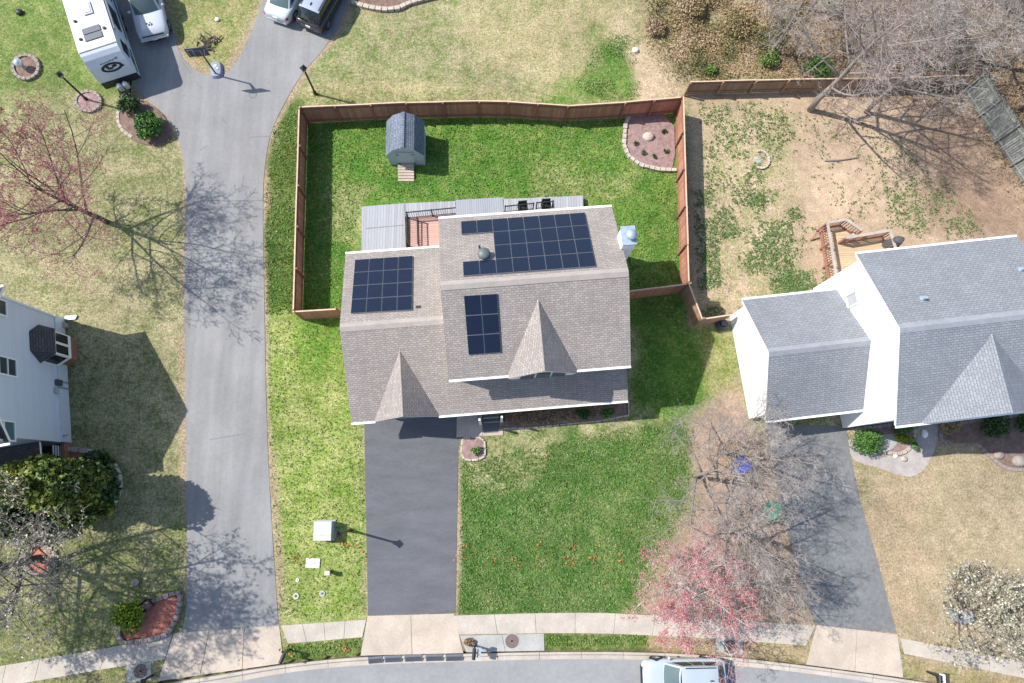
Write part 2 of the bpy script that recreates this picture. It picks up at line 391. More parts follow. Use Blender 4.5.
# bare trees ---------------------------------------------------------
def grow_tree(name, label, base, height, trunk_r, spread, seed, bark, twig, kids=(7, 6, 6, 5), first=.25, bud=None, nbud=0, budsize=.05, group=None, cat='tree',
              twig_r=.011, lean=(0, 0), droop=0.0, ratio=(.62, .55, .5), wig=.14, ang=(28, 62), blossom_lvl=3, twiglen=1.0, shellonly=False):
    rnd = random.Random(seed)
    root = thing(name, label, cat, (base[0], base[1], 0), group=group)
    low, high, tips = MB(), MB(), []
    maxl = len(kids)
    def rv(): return Vector((rnd.gauss(0, 1), rnd.gauss(0, 1), rnd.gauss(0, 1)))
    def branch(p, d, L, r, lvl):
        n = 7 if lvl == 0 else (5 if lvl == 1 else (4 if lvl < maxl else 3))
        pts = [p.copy()]; rad = [r]; dirs = [d.copy()]
        endr = .25 if lvl == 0 else .3
        for i in range(n):
            d = d + rv() * (wig * (.5, .8, .7, .5, .45)[min(lvl, 4)]) + Vector((0, 0, .10 if lvl else 0)) - Vector((0, 0, droop * (lvl >= 2)))
            d.normalize(); p = p + d * (L / n); pts.append(p.copy()); dirs.append(d.copy()); rad.append(max(r * (1 - (1 - endr) * (i + 1) / n), twig_r * .6))
        if lvl <= 1: low.tube(pts, rad, 7 if lvl == 0 else 5)
        elif lvl == 2 and maxl > 2: low.tube(pts, rad, 4, cap=False)
        else: high.tube(pts, rad, 3, cap=False)
        if lvl >= min(blossom_lvl, maxl):
            for i in range(1, len(pts)): tips.append((pts[i - 1], pts[i]))
        if lvl < maxl:
            k = kids[lvl]; az = rnd.uniform(0, 2 * PI)
            for i in range(k):
                t = (first + (1 - first) * (i + .5 * rnd.random()) / k) if lvl == 0 else (.22 + .78 * (i + rnd.random()) / k)
                f = t * n; j = min(int(f), n - 1); q = pts[j].lerp(pts[j + 1], f - j); dd = dirs[j + 1]
                az += 2.4 + rnd.uniform(-.5, .5)
                a1 = dd.cross(Vector((.3, .5, .8)) if abs(dd.z) < .9 else Vector((1, 0, 0))).normalized(); b1 = dd.cross(a1)
                th = math.radians(rnd.uniform(*ang)) * (1.05 if lvl else 1.0)
                nd = dd * math.cos(th) + (a1 * math.cos(az) + b1 * math.sin(az)) * math.sin(th)
                if nd.z < -.1: nd.z *= .3
                cl = (spread * rnd.uniform(.75, 1.1) * (1.1 - .45 * t)) if lvl == 0 else L * ratio[min(lvl - 1, len(ratio) - 1)] * rnd.uniform(.7, 1.15) * (1.15 - .5 * t)
                if lvl >= maxl - 1: cl *= twiglen
                cr = max(rad[j] * (.55 if lvl == 0 else .5), twig_r)
                branch(q, nd.normalized(), cl, cr, lvl + 1)
    branch(Vector((base[0], base[1], -.1)), Vector((lean[0], lean[1], 1)).normalized(), height * .72, trunk_r, 0)
    low.build('trunk', bark, root, smooth=True, uv=False)
    high.build('crown', twig, root, uv=False)
    if bud:
        ii = RNG.integers(0, len(tips), nbud); tt = RNG.uniform(0, 1, nbud)[:, None]
        A = np.array([tips[i][0] for i in ii]); B = np.array([tips[i][1] for i in ii])
        leaf_mesh('blossom' if 'blossom' in bud else 'buds', A + (B - A) * tt + RNG.normal(0, budsize * .5, size=(nbud, 3)), budsize, bud, root)
    return root

# ------------------------------------------------------------------ GROUND
def vnoise(x, y, cell, seed):
    g = np.random.default_rng(seed).uniform(-1, 1, size=(256, 256)); X = x / cell + 500; Y = y / cell + 500
    i = np.floor(X).astype(int); j = np.floor(Y).astype(int); fx = X - i; fy = Y - j
    fx = fx * fx * (3 - 2 * fx); fy = fy * fy * (3 - 2 * fy); h = lambda a, b: g[a % 256, b % 256]
    return (h(i, j) * (1 - fx) + h(i + 1, j) * fx) * (1 - fy) + (h(i, j + 1) * (1 - fx) + h(i + 1, j + 1) * fx) * fy
def sdist(x, y, poly):
    """signed distance (positive inside) to a polygon"""
    p = np.array([(q[0], q[1]) for q in poly]); n = len(p); d = np.full(x.shape, 1e9); ins = np.zeros(x.shape, bool)
    for i in range(n):
        a, b = p[i], p[(i + 1) % n]; e = b - a; t = np.clip(((x - a[0]) * e[0] + (y - a[1]) * e[1]) / (e @ e + 1e-12), 0, 1)
        d = np.minimum(d, np.hypot(x - a[0] - t * e[0], y - a[1] - t * e[1]))
        c = ((a[1] > y) != (b[1] > y)); ins ^= c & (x < (b[0] - a[0]) * (y - a[1]) / (b[1] - a[1] + 1e-12) + a[0])
    return np.where(ins, d, -d)
VIV = (.068, .172, .022); DEEP = (.048, .126, .022); YEL = (.19, .25, .045); OLIVE = (.12, .15, .05); STRAW = (.34, .295, .175); PALE = (.33, .32, .14)
DIRT = (.45, .335, .24); TAN = (.37, .295, .195); LITTER = (.385, .285, .215); BROWN = (.24, .165, .115); SOIL = (.27, .19, .125)
ROADEDGE = [(-200, 725), (60, 690), (120, 690), (183, 681), (220, 675), (283, 664.5), (362, 656.5), (463, 654), (545, 652), (640, 652), (720, 656), (800, 665), (905, 679), (1024, 699), (1250, 750)]
regions = [  # photo-measured ground patches: polygon, colour A, colour B, share of B, edge softness (m)
    ([(-80, -60), (140, -60), (135, 100), (60, 120), (-80, 110)], (.10, .165, .035), (.25, .26, .10), .40, 1.0),
    ([(-80, 110), (90, 100), (190, 130), (190, 620), (-80, 700)], OLIVE, STRAW, .56, 1.5),
    ([(60, 250), (186, 250), (186, 330), (70, 320)], OLIVE, STRAW, .75, 1.2),
    ([(-80, 520), (190, 520), (190, 640), (-80, 700)], (.13, .16, .05), (.30, .27, .15), .42, 1.0),
    ([(160, -60), (262, -60), (262, 0), (235, 66), (206, 76), (178, 45)], (.12, .175, .04), (.33, .28, .14), .52, .6),
    ([(345, -60), (660, -60), (660, 105), (290, 105), (300, 70)], (.13, .18, .05), STRAW, .60, 1.2),
    ([(470, 10), (640, 0), (625, 40), (560, 75), (480, 55)], (.18, .20, .07), (.37, .31, .18), .74, 1.5),
    ([(545, 105), (600, 60), (590, 30), (640, 60), (640, 100)], VIV, (.22, .24, .08), .25, .8),
    ([(290, 100), (420, 95), (520, 102), (430, 82), (300, 86)], (.14, .18, .045), (.40, .33, .19), .62, .8),
    ([(620, -60), (800, -60), (790, 84), (690, 84), (672, 98), (640, 55)], (.19, .17, .085), (.36, .29, .18), .6, 1.0),
    ([(620, 20), (660, 60), (690, 96), (640, 100), (630, 60)], (.3, .24, .13), (.47, .36, .25), .7, .7),
    ([(780, -60), (1250, -60), (1250, 250), (1040, 230), (960, 88), (780, 86)], (.15, .115, .08), (.31, .24, .17), .5, 1.0),
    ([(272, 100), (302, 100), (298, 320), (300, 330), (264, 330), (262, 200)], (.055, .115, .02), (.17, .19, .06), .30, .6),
    ([(264, 315), (350, 315), (366, 430), (368, 628), (276, 636), (266, 480)], (.145, .235, .03), (.35, .35, .14), .50, .8),
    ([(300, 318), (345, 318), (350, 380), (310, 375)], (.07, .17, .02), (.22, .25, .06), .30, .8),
    ([(302, 118), (680, 110), (690, 330), (640, 330), (300, 322)], VIV, (.22, .26, .07), .26, .25),
    ([(335, 185), (372, 190), (362, 250), (330, 240)], (.09, .17, .03), (.34, .32, .15), .5, .8),
    ([(540, 165), (640, 170), (620, 205), (540, 200)], (.10, .18, .03), (.32, .31, .14), .42, .8),
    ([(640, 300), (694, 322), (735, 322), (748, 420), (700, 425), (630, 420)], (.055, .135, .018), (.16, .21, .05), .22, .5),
    ([(702, 330), (733, 330), (745, 412), (715, 400), (700, 380)], (.14, .18, .04), (.30, .28, .13), .5, .5),
    ([(457, 440), (640, 415), (700, 420), (690, 500), (650, 560), (640, 616), (457, 616)], DEEP, (.17, .20, .075), .30, .5),
    ([(460, 430), (560, 430), (545, 480), (470, 490)], (.06, .135, .02), (.34, .31, .17), .58, .6),
    ([(575, 410), (655, 405), (640, 435), (580, 440)], (.09, .15, .03), (.36, .32, .19), .6, .5),
    ([(690, 420), (740, 385), (750, 425), (790, 470), (812, 600), (812, 630), (700, 622), (640, 612), (672, 545), (694, 500)], LITTER, BROWN, .36, .8),
    ([(692, 440), (722, 440), (720, 560), (690, 560), (700, 500)], (.43, .30, .21), (.34, .235, .165), .4, .6),
    ([(690, 92), (965, 90), (1040, 215), (1040, 330), (690, 325)], DIRT, (.37, .275, .19), .45, .3),
    ([(800, 170), (900, 160), (905, 235), (815, 225)], (.52, .39, .27), (.45, .335, .23), .4, 2.0),
    ([(905, 100), (965, 95), (1030, 210), (1020, 240), (930, 230)], (.33, .23, .165), (.25, .175, .125), .5, 2.0),
    ([(700, 100), (790, 105), (790, 200), (800, 320), (700, 320)], (.24, .25, .10), DIRT, .62, 1.5),
    ([(850, 430), (1250, 430), (1250, 740), (905, 668), (880, 560)], (.26, .225, .13), TAN, .62, .5),
    ([(860, 480), (900, 480), (930, 640), (895, 632)], (.31, .25, .15), (.40, .295, .20), .6, 3.5),
    ([(283, 645), (362, 637), (362, 656), (283, 662)], (.07, .13, .02), (.28, .28, .10), .30, .1),
    ([(543, 634), (650, 634), (650, 652), (543, 652)], (.06, .12, .02), (.26, .25, .10), .35, .2),
    ([(650, 634), (812, 642), (812, 668), (650, 656)], (.20, .19, .08), (.37, .27, .17), .6, .5),
    ([(905, 655), (1250, 730), (1250, 750), (905, 680)], (.21, .19, .08), (.36, .28, .17), .55, .2),
    ([(100, 660), (200, 650), (200, 690), (60, 700)], (.12, .15, .045), (.30, .25, .14), .45, .2),
]
def make_ground():
    xs = np.arange(-44, 47.01, .16); ys = np.arange(-20, 42.01, .16); X, Y = np.meshgrid(xs, ys, indexing='ij'); nx, ny = X.shape
    A = np.empty(X.shape + (3,)); A[:] = OLIVE; B = np.empty_like(A); B[:] = STRAW; F = np.full(X.shape, .5); G = np.ones(X.shape)
    wob = vnoise(X, Y, 1.3, 5) * .5 + vnoise(X, Y, .5, 6) * .35 + vnoise(X, Y, 3.5, 7) * .5
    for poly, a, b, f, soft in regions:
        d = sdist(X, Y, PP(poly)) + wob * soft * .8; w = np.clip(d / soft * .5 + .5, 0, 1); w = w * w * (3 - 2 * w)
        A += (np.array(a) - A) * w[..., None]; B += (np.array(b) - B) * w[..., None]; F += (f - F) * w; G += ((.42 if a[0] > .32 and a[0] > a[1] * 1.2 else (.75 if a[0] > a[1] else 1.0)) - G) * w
    for line, wd in ((LANE_R, .34), (LANE_L, .28), (TONGUE, .45), (PP([(459, 430), (455.5, 613)]), .2), (PP([(364, 425), (368, 615)]), .1), (PP([(896, 632), (880, 570), (860, 500), (850, 455)]), .18)):
        d = np.full(X.shape, 1e9)
        for a_, b_ in zip(line[:-1], line[1:]):
            e = b_ - a_; t = np.clip(((X - a_.x) * e.x + (Y - a_.y) * e.y) / (e.x ** 2 + e.y ** 2 + 1e-9), 0, 1); d = np.minimum(d, np.hypot(X - a_.x - t * e.x, Y - a_.y - t * e.y))
        w = np.clip((wd * (1 + vnoise(X, Y, 2.5, 77) * .9) - d) / .2 + .3, 0, 1) * .8
        A += (np.array((.40, .29, .20)) - A) * w[..., None]; B += (np.array((.33, .26, .17)) - B) * w[..., None]
    F += vnoise(X, Y, 6, 21) * .10 + vnoise(X, Y, 2.2, 22) * .12
    road = PP(ROADEDGE); poly = road + [Vector((60, -40, 0)), Vector((-60, -40, 0))]
    ds = sdist(X, Y, poly)
    Z = np.where(ds > -.1, -.35, 0.0) + (vnoise(X, Y, 1.1, 31) - 1) * .008 * (ds < -.4)
    V = np.stack([X, Y, Z], -1).reshape(-1, 3)
    idx = np.arange(nx * ny).reshape(nx, ny); Q = np.stack([idx[:-1, :-1], idx[1:, :-1], idx[1:, 1:], idx[:-1, 1:]], -1).reshape(-1, 4)
    # outer skirt to the horizon
    k = len(V); R = 900.0; ring = [(-44, -20), (xs[-1], -20), (xs[-1], ys[-1]), (-44, ys[-1])]
    SK = [(-R, -R, -.02), (R, -R, -.02), (R, R, -.02), (-R, R, -.02)] + [(a, b, -.02) for a, b in ring]
    V = np.concatenate([V, np.array(SK)]); Q = np.concatenate([Q, np.array([[k, k + 1, k + 5, k + 4], [k + 1, k + 2, k + 6, k + 5], [k + 2, k + 3, k + 7, k + 6], [k + 3, k, k + 4, k + 7]])])
    me = bpy.data.meshes.new('ground'); n = len(Q)
    me.vertices.add(len(V)); me.vertices.foreach_set('co', V.astype(np.float32).ravel())
    me.loops.add(n * 4); me.loops.foreach_set('vertex_index', Q.astype(np.int32).ravel())
    me.polygons.add(n); me.polygons.foreach_set('loop_start', np.arange(0, n * 4, 4, dtype=np.int32))
    me.update(calc_edges=True); me.polygons.foreach_set('use_smooth', [True] * n)
    for nm, arr, dv in (('coverA', A, OLIVE), ('coverB', B, STRAW)):
        at = me.color_attributes.new(nm, 'FLOAT_COLOR', 'POINT'); full = np.ones((len(V), 4), np.float32); full[:, :3] = dv
        full[:k, :3] = arr.reshape(-1, 3); at.data.foreach_set('color', full.ravel())
    at = me.attributes.new('share', 'FLOAT', 'POINT'); full = np.full(len(V), .5, np.float32); full[:k] = F.ravel(); at.data.foreach_set('value', full)
    at = me.attributes.new('grain', 'FLOAT', 'POINT'); full = np.ones(len(V), np.float32); full[:k] = G.ravel(); at.data.foreach_set('value', full)
    m, nt, b = nodes('ground_cover'); co = coord(nt)
    att = []
    for nm in ('coverA', 'coverB', 'share', 'grain'):
        a = N(nt, 'ShaderNodeAttribute'); a.attribute_name = nm; att.append(a)
    n1 = noise(nt, co, .9, 5, .62, .3); n2 = noise(nt, co, 4.2, 4, .7); n3 = noise(nt, co, 15, 3, .7)
    s = math_(nt, 'ADD', math_(nt, 'MULTIPLY', math_(nt, 'SUBTRACT', n1, .5), 2.3), math_(nt, 'MULTIPLY', math_(nt, 'SUBTRACT', n2, .5), 2.7))
    s = math_(nt, 'ADD', s, math_(nt, 'MULTIPLY', math_(nt, 'SUBTRACT', n3, .5), 1.4))
    f = math_(nt, 'ADD', att[2].outputs['Fac'], s, True)
    c = mix(nt, f, att[0].outputs['Color'], att[1].outputs['Color'])
    gr = att[3].outputs['Fac']
    c = mix(nt, gr, c, mix(nt, 1.0, c, ramp(nt, noise(nt, co, 8, 4, .75), [(.3, .46), (.5, 1.0), (.7, 1.5)]), 'MULTIPLY'))
    c = mix(nt, gr, c, mix(nt, 1.0, c, ramp(nt, noise(nt, co, 27, 2, .7), [(.3, .62), (.7, 1.4)]), 'MULTIPLY'))
    c = mix(nt, 1.0, c, ramp(nt, noise(nt, co, 1.7, 4, .7), [(.3, .80), (.7, 1.17)]), 'MULTIPLY')
    c = mix(nt, 1.0, c, ramp(nt, noise(nt, co, .22, 3, .5), [(.3, .86), (.7, 1.14)]), 'MULTIPLY')
    pale = math_(nt, 'MULTIPLY', ramp(nt, noise(nt, co, 5.5, 3, .6), [(.60, 0.0), (.68, .75)]), ramp(nt, noise(nt, co, .5, 3), [(.45, 0.0), (.6, 1.0)]))
    c = mix(nt, math_(nt, 'MULTIPLY', pale, gr), c, (.40, .37, .23))
    dk = ramp(nt, noise(nt, co, 6.5, 3, .65), [(.30, .55), (.38, 0.0)])
    c = mix(nt, dk, c, mix(nt, 1.0, c, (.45, .5, .42), 'MULTIPLY'))
    nt.links.new(c, b.inputs['Base Color']); b.inputs['Roughness'].default_value = .95; b.inputs['Specular IOR Level'].default_value = .15
    bump(nt, b, noise(nt, co, 11, 4, .75), .75, .07)
    me.materials.append(m); o = bpy.data.objects.new('ground', me); C.objects.link(o); return struct(o)

# ------------------------------------------------------------------ PAVEMENT
def sheet(name, poly, z, m, thick=.06):
    mb = MB(); mb.prism([(p.x, p.y) for p in poly], z - thick, z); return struct(mb.build(name, m))
def smooth_line(pts, k=3):
    out = [Vector(p) for p in pts]
    for _ in range(k):
        q = [out[0]]
        for a, b in zip(out[:-1], out[1:]): q += [a.lerp(b, .25), a.lerp(b, .75)]
        out = q + [out[-1]]
    return out
lane_r = smooth_line(PP([(395, -90), (352, -10), (340, 25), (322, 52), (303, 72), (287, 98), (272, 128), (265, 160), (262.5, 200), (264, 280), (266, 400), (269, 480), (274, 560), (278.5, 626)]), 2)
lane_l = smooth_line(PP([(187, 600), (187, 500), (185.5, 400), (184, 260), (187, 200), (185, 170), (180, 140), (168, 116), (147, 100), (131, 82), (112, 45), (92, -5), (70, -60)]), 2)
tongue = smooth_line(PP([(142, -70), (163, 0), (170, 25), (178, 50), (188, 66), (205, 75.5), (222, 77), (235, 66), (246, 45), (257, 18), (266, -10), (285, -90)]), 2)
LANE_R, LANE_L, TONGUE = lane_r, lane_l, tongue; make_ground()
sheet('lane', [P(278.5, 626), P(182, 633), P(185, 618)] + lane_l + tongue + lane_r[:-1], .013, 'lane_asphalt')
sheet('driveway', PP([(364, 412), (459, 412), (455.5, 613), (368, 615.5)]), .011, 'drive_asphalt')
mat('side_asphalt', (.165, .168, .172), .9, .13, .35, bmp=.3, fine=.18)
sheet('driveway', smooth_line(PP([(764, 425), (768, 440), (785, 520), (800, 580), (816, 626)]), 1) + PP([(896.5, 633)]) + smooth_line(PP([(896.5, 633), (880, 570), (860, 500), (850, 455), (846, 426)]), 1)[1:], .012, 'side_asphalt')
# street south of the kerb
gut = [(-200, 738), (60, 700), (120, 699), (183, 691), (220, 685.5), (283, 672.5), (362, 664.5), (463, 661.5), (545, 659), (640, 659), (720, 664), (800, 672), (905, 687), (1024, 708), (1250, 760)]
st = smooth_line(PP(gut, -.12), 2)
sheet('street', st + [Vector((60, -40, -.12)), Vector((-60, -40, -.12))], -.12, 'street_asphalt', .1)
# kerb and gutter, a sloping concrete band cast in lengths
KB = smooth_line(PP(ROADEDGE), 2); KS = smooth_line(PP(gut, -.12), 2)
mb = MB()
def at_len(line, t):
    L = [0]
    for a, b in zip(line[:-1], line[1:]): L.append(L[-1] + (b - a).length)
    q = t * L[-1]
    for i in range(len(line) - 1):
        if q <= L[i + 1]: return line[i].lerp(line[i + 1], (q - L[i]) / (L[i + 1] - L[i]))
    return line[-1].copy()
mbj = MB(); n = 34
for i in range(n):
    for j in range(4):
        t0 = (i + j / 4 + (.004 if j == 0 else 0)) / n; t1 = (i + (j + 1) / 4 - (.004 if j == 3 else 0)) / n
        a, b, c, d = at_len(KB, t0), at_len(KB, t1), at_len(KS, t1), at_len(KS, t0)
        up = Vector((0, 0, .016)); lip = .30
        m0, m1 = a.lerp(d, lip), b.lerp(c, lip)
        m0.z = .014; m1.z = .014; d2, c2 = a.lerp(d, .48), b.lerp(c, .48); d2.z = c2.z = -.10; dd, cc = d.copy(), c.copy(); dd.z = cc.z = -.108
        a.z = b.z = .016
        mb.poly([a, m0, m1, b]); mb.poly([m0, d2, c2, m1]); mb.poly([d2, dd, cc, c2])
        lo = Vector((0, 0, -.4)); mb.poly([a, b, b + lo, a + lo]); mb.poly([dd, dd + lo, cc + lo, cc])
struct(mb.build('kerb', 'concrete'))
mb = MB(); mb.prism([(p.x, p.y) for p in KB] + [(p.x, p.y) for p in KS[::-1]], -.34, -.13); struct(mb.build('kerb', 'joint_dark'))
# sidewalk cast in slabs with open joints
def slab_run(name, top, bot, n, z, m, gap=.022, cross=1):
    mb = MB(); T = [Vector(p) for p in PP(top)]; Bm = [Vector(p) for p in PP(bot)]
    for i in range(n):
        for j in range(cross):
            L = (T[-1] - T[0]).length / n; g = gap / 2 / L; t0, t1 = (i + g) / n, (i + 1 - g) / n
            a, b, c, d = at_len(T, t0), at_len(T, t1), at_len(Bm, t1), at_len(Bm, t0)
            s0, s1 = j / cross + (.006 if cross > 1 else 0), (j + 1) / cross - (.006 if cross > 1 else 0)
            mb.prism([tuple(q)[:2] for q in (a.lerp(d, s0), b.lerp(c, s0), b.lerp(c, s1), a.lerp(d, s1))], z - .12, z)
    o = struct(mb.build(name, m))
    m2 = MB(); m2.prism([tuple(q)[:2] for q in T + Bm[::-1]], z - .1, z - .025); struct(m2.build(name, 'joint_dark')); return o
slab_run('sidewalk', [(-200, 700), (110, 647.5), (173, 633.5)], [(-200, 722), (110, 668), (165, 659)], 11, .028, 'concrete')
slab_run('sidewalk', [(281, 625.5), (366.5, 619.5)], [(288, 643.5), (362.5, 637)], 4, .028, 'concrete')
slab_run('sidewalk', [(454, 615.5), (540, 613), (600, 612.5), (700, 618), (815.5, 625.5)], [(458.5, 634.5), (540, 633), (600, 633), (700, 637.5), (806, 645.5)], 9, .028, 'concrete')
slab_run('sidewalk', [(900, 638), (1024, 662), (1250, 712)], [(904, 653.5), (1024, 678), (1250, 728)], 12, .028, 'concrete')
slab_run('driveway_apron', [(174, 633), (279.5, 625.5)], [(158, 681), (284, 663)], 3, .024, 'concrete_warm', .03, 1)
slab_run('driveway_apron', [(367.5, 616), (454, 613.5)], [(360.5, 655.5), (463.5, 653)], 2, .024, 'concrete_warm')
slab_run('driveway_apron', [(816.5, 625), (897.5, 634.5)], [(806, 664.5), (903.5, 677.5)], 2, .024, 'concrete_warm')
slab_run('paving_pad', [(459.5, 635.5), (544, 633.5)], [(466, 652), (544.5, 650.5)], 2, .022, 'concrete_grey')
slab_run('paving_pad', [(716, 638), (743, 640)], [(716, 652), (743, 654)], 1, .022, 'concrete_grey')
slab_run('paving_pad', [(126.5, 665.5), (151.5, 662)], [(126.5, 682), (151.5, 680)], 1, .022, 'concrete_grey')
for px, py, lab in ((141, 671, 'round rusty manhole cover beside the red mulch corner bed'), (512, 641, 'round brown manhole cover in the grey pad in front of the green lawn'), (730, 647, 'round brown manhole cover under the edge of the red budding tree')):
    c = P(px, py); root = thing('manhole_cover', lab, 'manhole cover', (c.x, c.y, .022), group='manhole covers along the pavement')
    mb = MB(); mb.lathe((0, 0, 0), [(.36, -.02), (.36, .012), (.30, .012), (.30, .006), (.0, .006)], 28)
    for rr in (.22, .12):
        mb.lathe((0, 0, 0), [(rr + .03, .004), (rr + .03, .014), (rr, .014), (rr, .004)], 24)
    for i in range(8):
        a = i * PI / 4; mb.box((.255 * math.cos(a), .255 * math.sin(a), .009), (.05, .03, .012), a)
    lid = mb.build('lid', 'iron_brown', root, local=True)
    mb = MB(); mb.lathe((0, 0, 0), [(.365, .0), (.365, .022), (.335, .022), (.335, .0)], 28); mb.lathe((0, 0, 0), [(.13, .012), (.13, .02), (.05, .02), (.05, .012)], 18); mb.build('rim', 'bark_brown', lid, local=True)
    mb = MB(); mb.lathe((0, 0, 0), [(.44, -.02), (.44, .010), (.365, .010), (.365, -.02)], 28); mb.build('frame', 'concrete_grey', root, local=True)
# entrance path of the right-hand house
pth = smooth_line(PP([(848, 440), (851, 458), (862, 464), (880, 468), (900, 476), (914, 477), (926, 468), (936, 448), (939, 420), (918, 418), (917, 442), (905, 457), (884, 456), (868, 450), (858, 440)]), 1)
sheet('path', pth, .018, 'stamped_path', .06)

# ------------------------------------------------------------------ FENCES
def fence(label, pts, h, mats, cat='fence', inner=1, gap=2.4, group=None, rails=2, cap=True, jag=0.0):
    """pts: base line world points; panels, posts, rails and cap are parts"""
    pan, post, capm = mats; root = thing('wooden_fence', label, cat, (pts[0].x, pts[0].y, 0), group=group)
    posts = []
    for a, b in zip(pts[:-1], pts[1:]):
        L = (b - a).length; k = max(1, round(L / gap)); d = (b - a).normalized(); nrm = Vector((-d.y, d.x, 0)) * inner
        for i in range(k):
            p, q = a.lerp(b, i / k), a.lerp(b, (i + 1) / k); off = nrm * .0; mb = MB()
            hh = h + random.uniform(-.03, .03)
            z0 = Vector((0, 0, .04)); zt = Vector((0, 0, hh - .03))
            if jag:
                w = .15; m_ = int((q - p).length / w)
                for j in range(m_):
                    s0, s1 = p.lerp(q, j / m_), p.lerp(q, (j + .9) / m_); top = hh + random.uniform(-jag, jag); tilt = nrm * random.uniform(-.03, .03)
                    mb.add([s0 + z0, s1 + z0, s1 + tilt + Vector((0, 0, top)), s0 + tilt + Vector((0, 0, top))], [(0, 1, 2, 3)])
                    mb.add([v_ + nrm * .02 for v_ in (s0 + z0, s1 + z0, s1 + tilt + Vector((0, 0, top)), s0 + tilt + Vector((0, 0, top)))], [(3, 2, 1, 0)])
            else:
                mb.beam(p + Vector((0, 0, hh / 2)), q + Vector((0, 0, hh / 2)), .026, hh - .06)
            mb.build('fence_panel', pan, root)
            for z in (.35, hh - .25):
                rb = MB(); rb.beam(p + nrm * .045 + Vector((0, 0, z)), q + nrm * .045 + Vector((0, 0, z)), .04, .085); rb.build('rail', post, root)
            if cap:
                cb = MB(); cb.beam(p + Vector((0, 0, hh)), q + Vector((0, 0, hh)), .075, .03); cb.build('cap', capm, root)
            for e in (p, q):
                if not any((e - o).length < .05 for o in posts):
                    posts.append(e.copy()); pb = MB(); pb.box((e.x + nrm.x * .10, e.y + nrm.y * .10, (h + .02) / 2), (.1, .1, h + .04), math.atan2(d.y, d.x)); pb.build('post', post, root)
    return root
FB = ('fence_brown', 'post_brown', 'cap_tan'); FT = ('fence_tan', 'post_tan', 'cap_tan'); FG = ('fence_grey', 'post_grey', 'post_grey')
NWc, NEc = P(307.5, 123), P(675.5, 113); SWc, SEc = P(302.3, 319.5), P(680.5, 292.5)
GF = 'fence runs around the green back yard'
fence('long brown picket fence along the back of the green yard behind the shed', [NWc, P(410, 118.5), P(480, 117), P(508, 117.5), P(565, 121.5), P(620, 118), NEc], 1.9, FB, inner=-1, group=GF)
fence('brown picket fence between the lane and the green back yard', [SWc, NWc], 1.9, FB, inner=-1, group=GF)
fence('short brown fence joining the lane side fence to the garage wing with solar panels', [SWc, P(343, 317)], 1.9, FB, inner=1, group=GF)
fence('orange brown fence between the green back yard and the bare dirt yard', [NEc, SEc], 1.9, FB, inner=-1, group=GF)
fence('short brown fence from the chimney side of the tan house to the boundary fence', [P(618, 300.5), SEc], 1.9, FB, inner=1, group=GF)
fence('short tan fence return running toward the street beside the grassy gap', [SEc, P(693, 326)], 1.9, FT, inner=1)
fence('tan fence stub meeting the back corner of the white garage wall', [P(693, 326), P(722, 321.5)], 1.75, FT, inner=1)
fence('old tan fence along the back of the bare dirt yard under the leaning bare trees', [P(684, 94.5), P(780, 92), P(870, 91), P(958, 88)], 1.45, ('fence_tan', 'post_tan', 'cap_tan'), inner=-1)
fence('weathered grey fence with mossy pickets sloping down the right edge of the dirt yard', [P(963, 92), P(995, 142), P(1026, 190), P(1075, 270)], 2.2, FG, inner=-1, cap=False, jag=.05)
fence('weathered grey fence stretch half hidden by twigs near the top right corner', [P(915, -14), P(932, 14), P(950, 42)], 2.0, FG, inner=-1, cap=False, jag=.05)

# ------------------------------------------------------------------ HOUSES
def gable_walls(mb, fr, x0, x1, y0, y1, ze, zr, yr, thick=None):
    """closed wall body of a gabled block"""
    pts = [(y0, 0), (y1, 0), (y1, ze), (yr, zr), (y0, ze)]
    A = [fr(x0, y, z) for y, z in pts]; B = [fr(x1, y, z) for y, z in pts]
    mb.add(A + B, [(0, 4, 3, 2, 1)[::-1][::-1], (5, 6, 7, 8, 9)] + [(i, (i + 1) % 5, 5 + (i + 1) % 5, 5 + i) for i in (1, 2, 3, 4)])
def gable_roof(parent, fr, x0, x1, y0, y1, ze, zr, yr, shing, trim='white_trim', t=.16, cap=True, gut=(True, True)):
    mb = MB()
    mb.slab([fr(x0, y0, ze), fr(x1, y0, ze), fr(x1, yr, zr), fr(x0, yr, zr)], t, 0, 1)
    mb.slab([fr(x0, y1, ze), fr(x1, y1, ze), fr(x1, yr, zr), fr(x0, yr, zr)], t, 0, 1)
    roof = mb.build('roof', [shing, trim], parent)
    if cap:
        c = MB(); w = .24
        for sgn, ye in ((1, y1), (-1, y0)):
            sl = (ze - zr) / abs(ye - yr)
            k = int((x1 - x0) / .33)
            c.slab([fr(x0 + .02, yr, zr + .03), fr(x1 - .02, yr, zr + .03), fr(x1 - .02, yr + sgn * w, zr + .03 + sl * w), fr(x0 + .02, yr + sgn * w, zr + .03 + sl * w)], .075)
        c.build('ridge_cap', 'tan_ridge' if 'tan' in shing else ('grey_ridge' if 'grey' in shing else shing), roof)
    for on, ye, sg in ((gut[0], y0, -1), (gut[1], y1, 1)):
        if on:
            g = MB(); a, b = fr(x0, ye + sg * .06, ze - .05), fr(x1, ye + sg * .06, ze - .05); g.beam(a, b, .11, .11); g.build('gutter', trim, roof)
    return roof
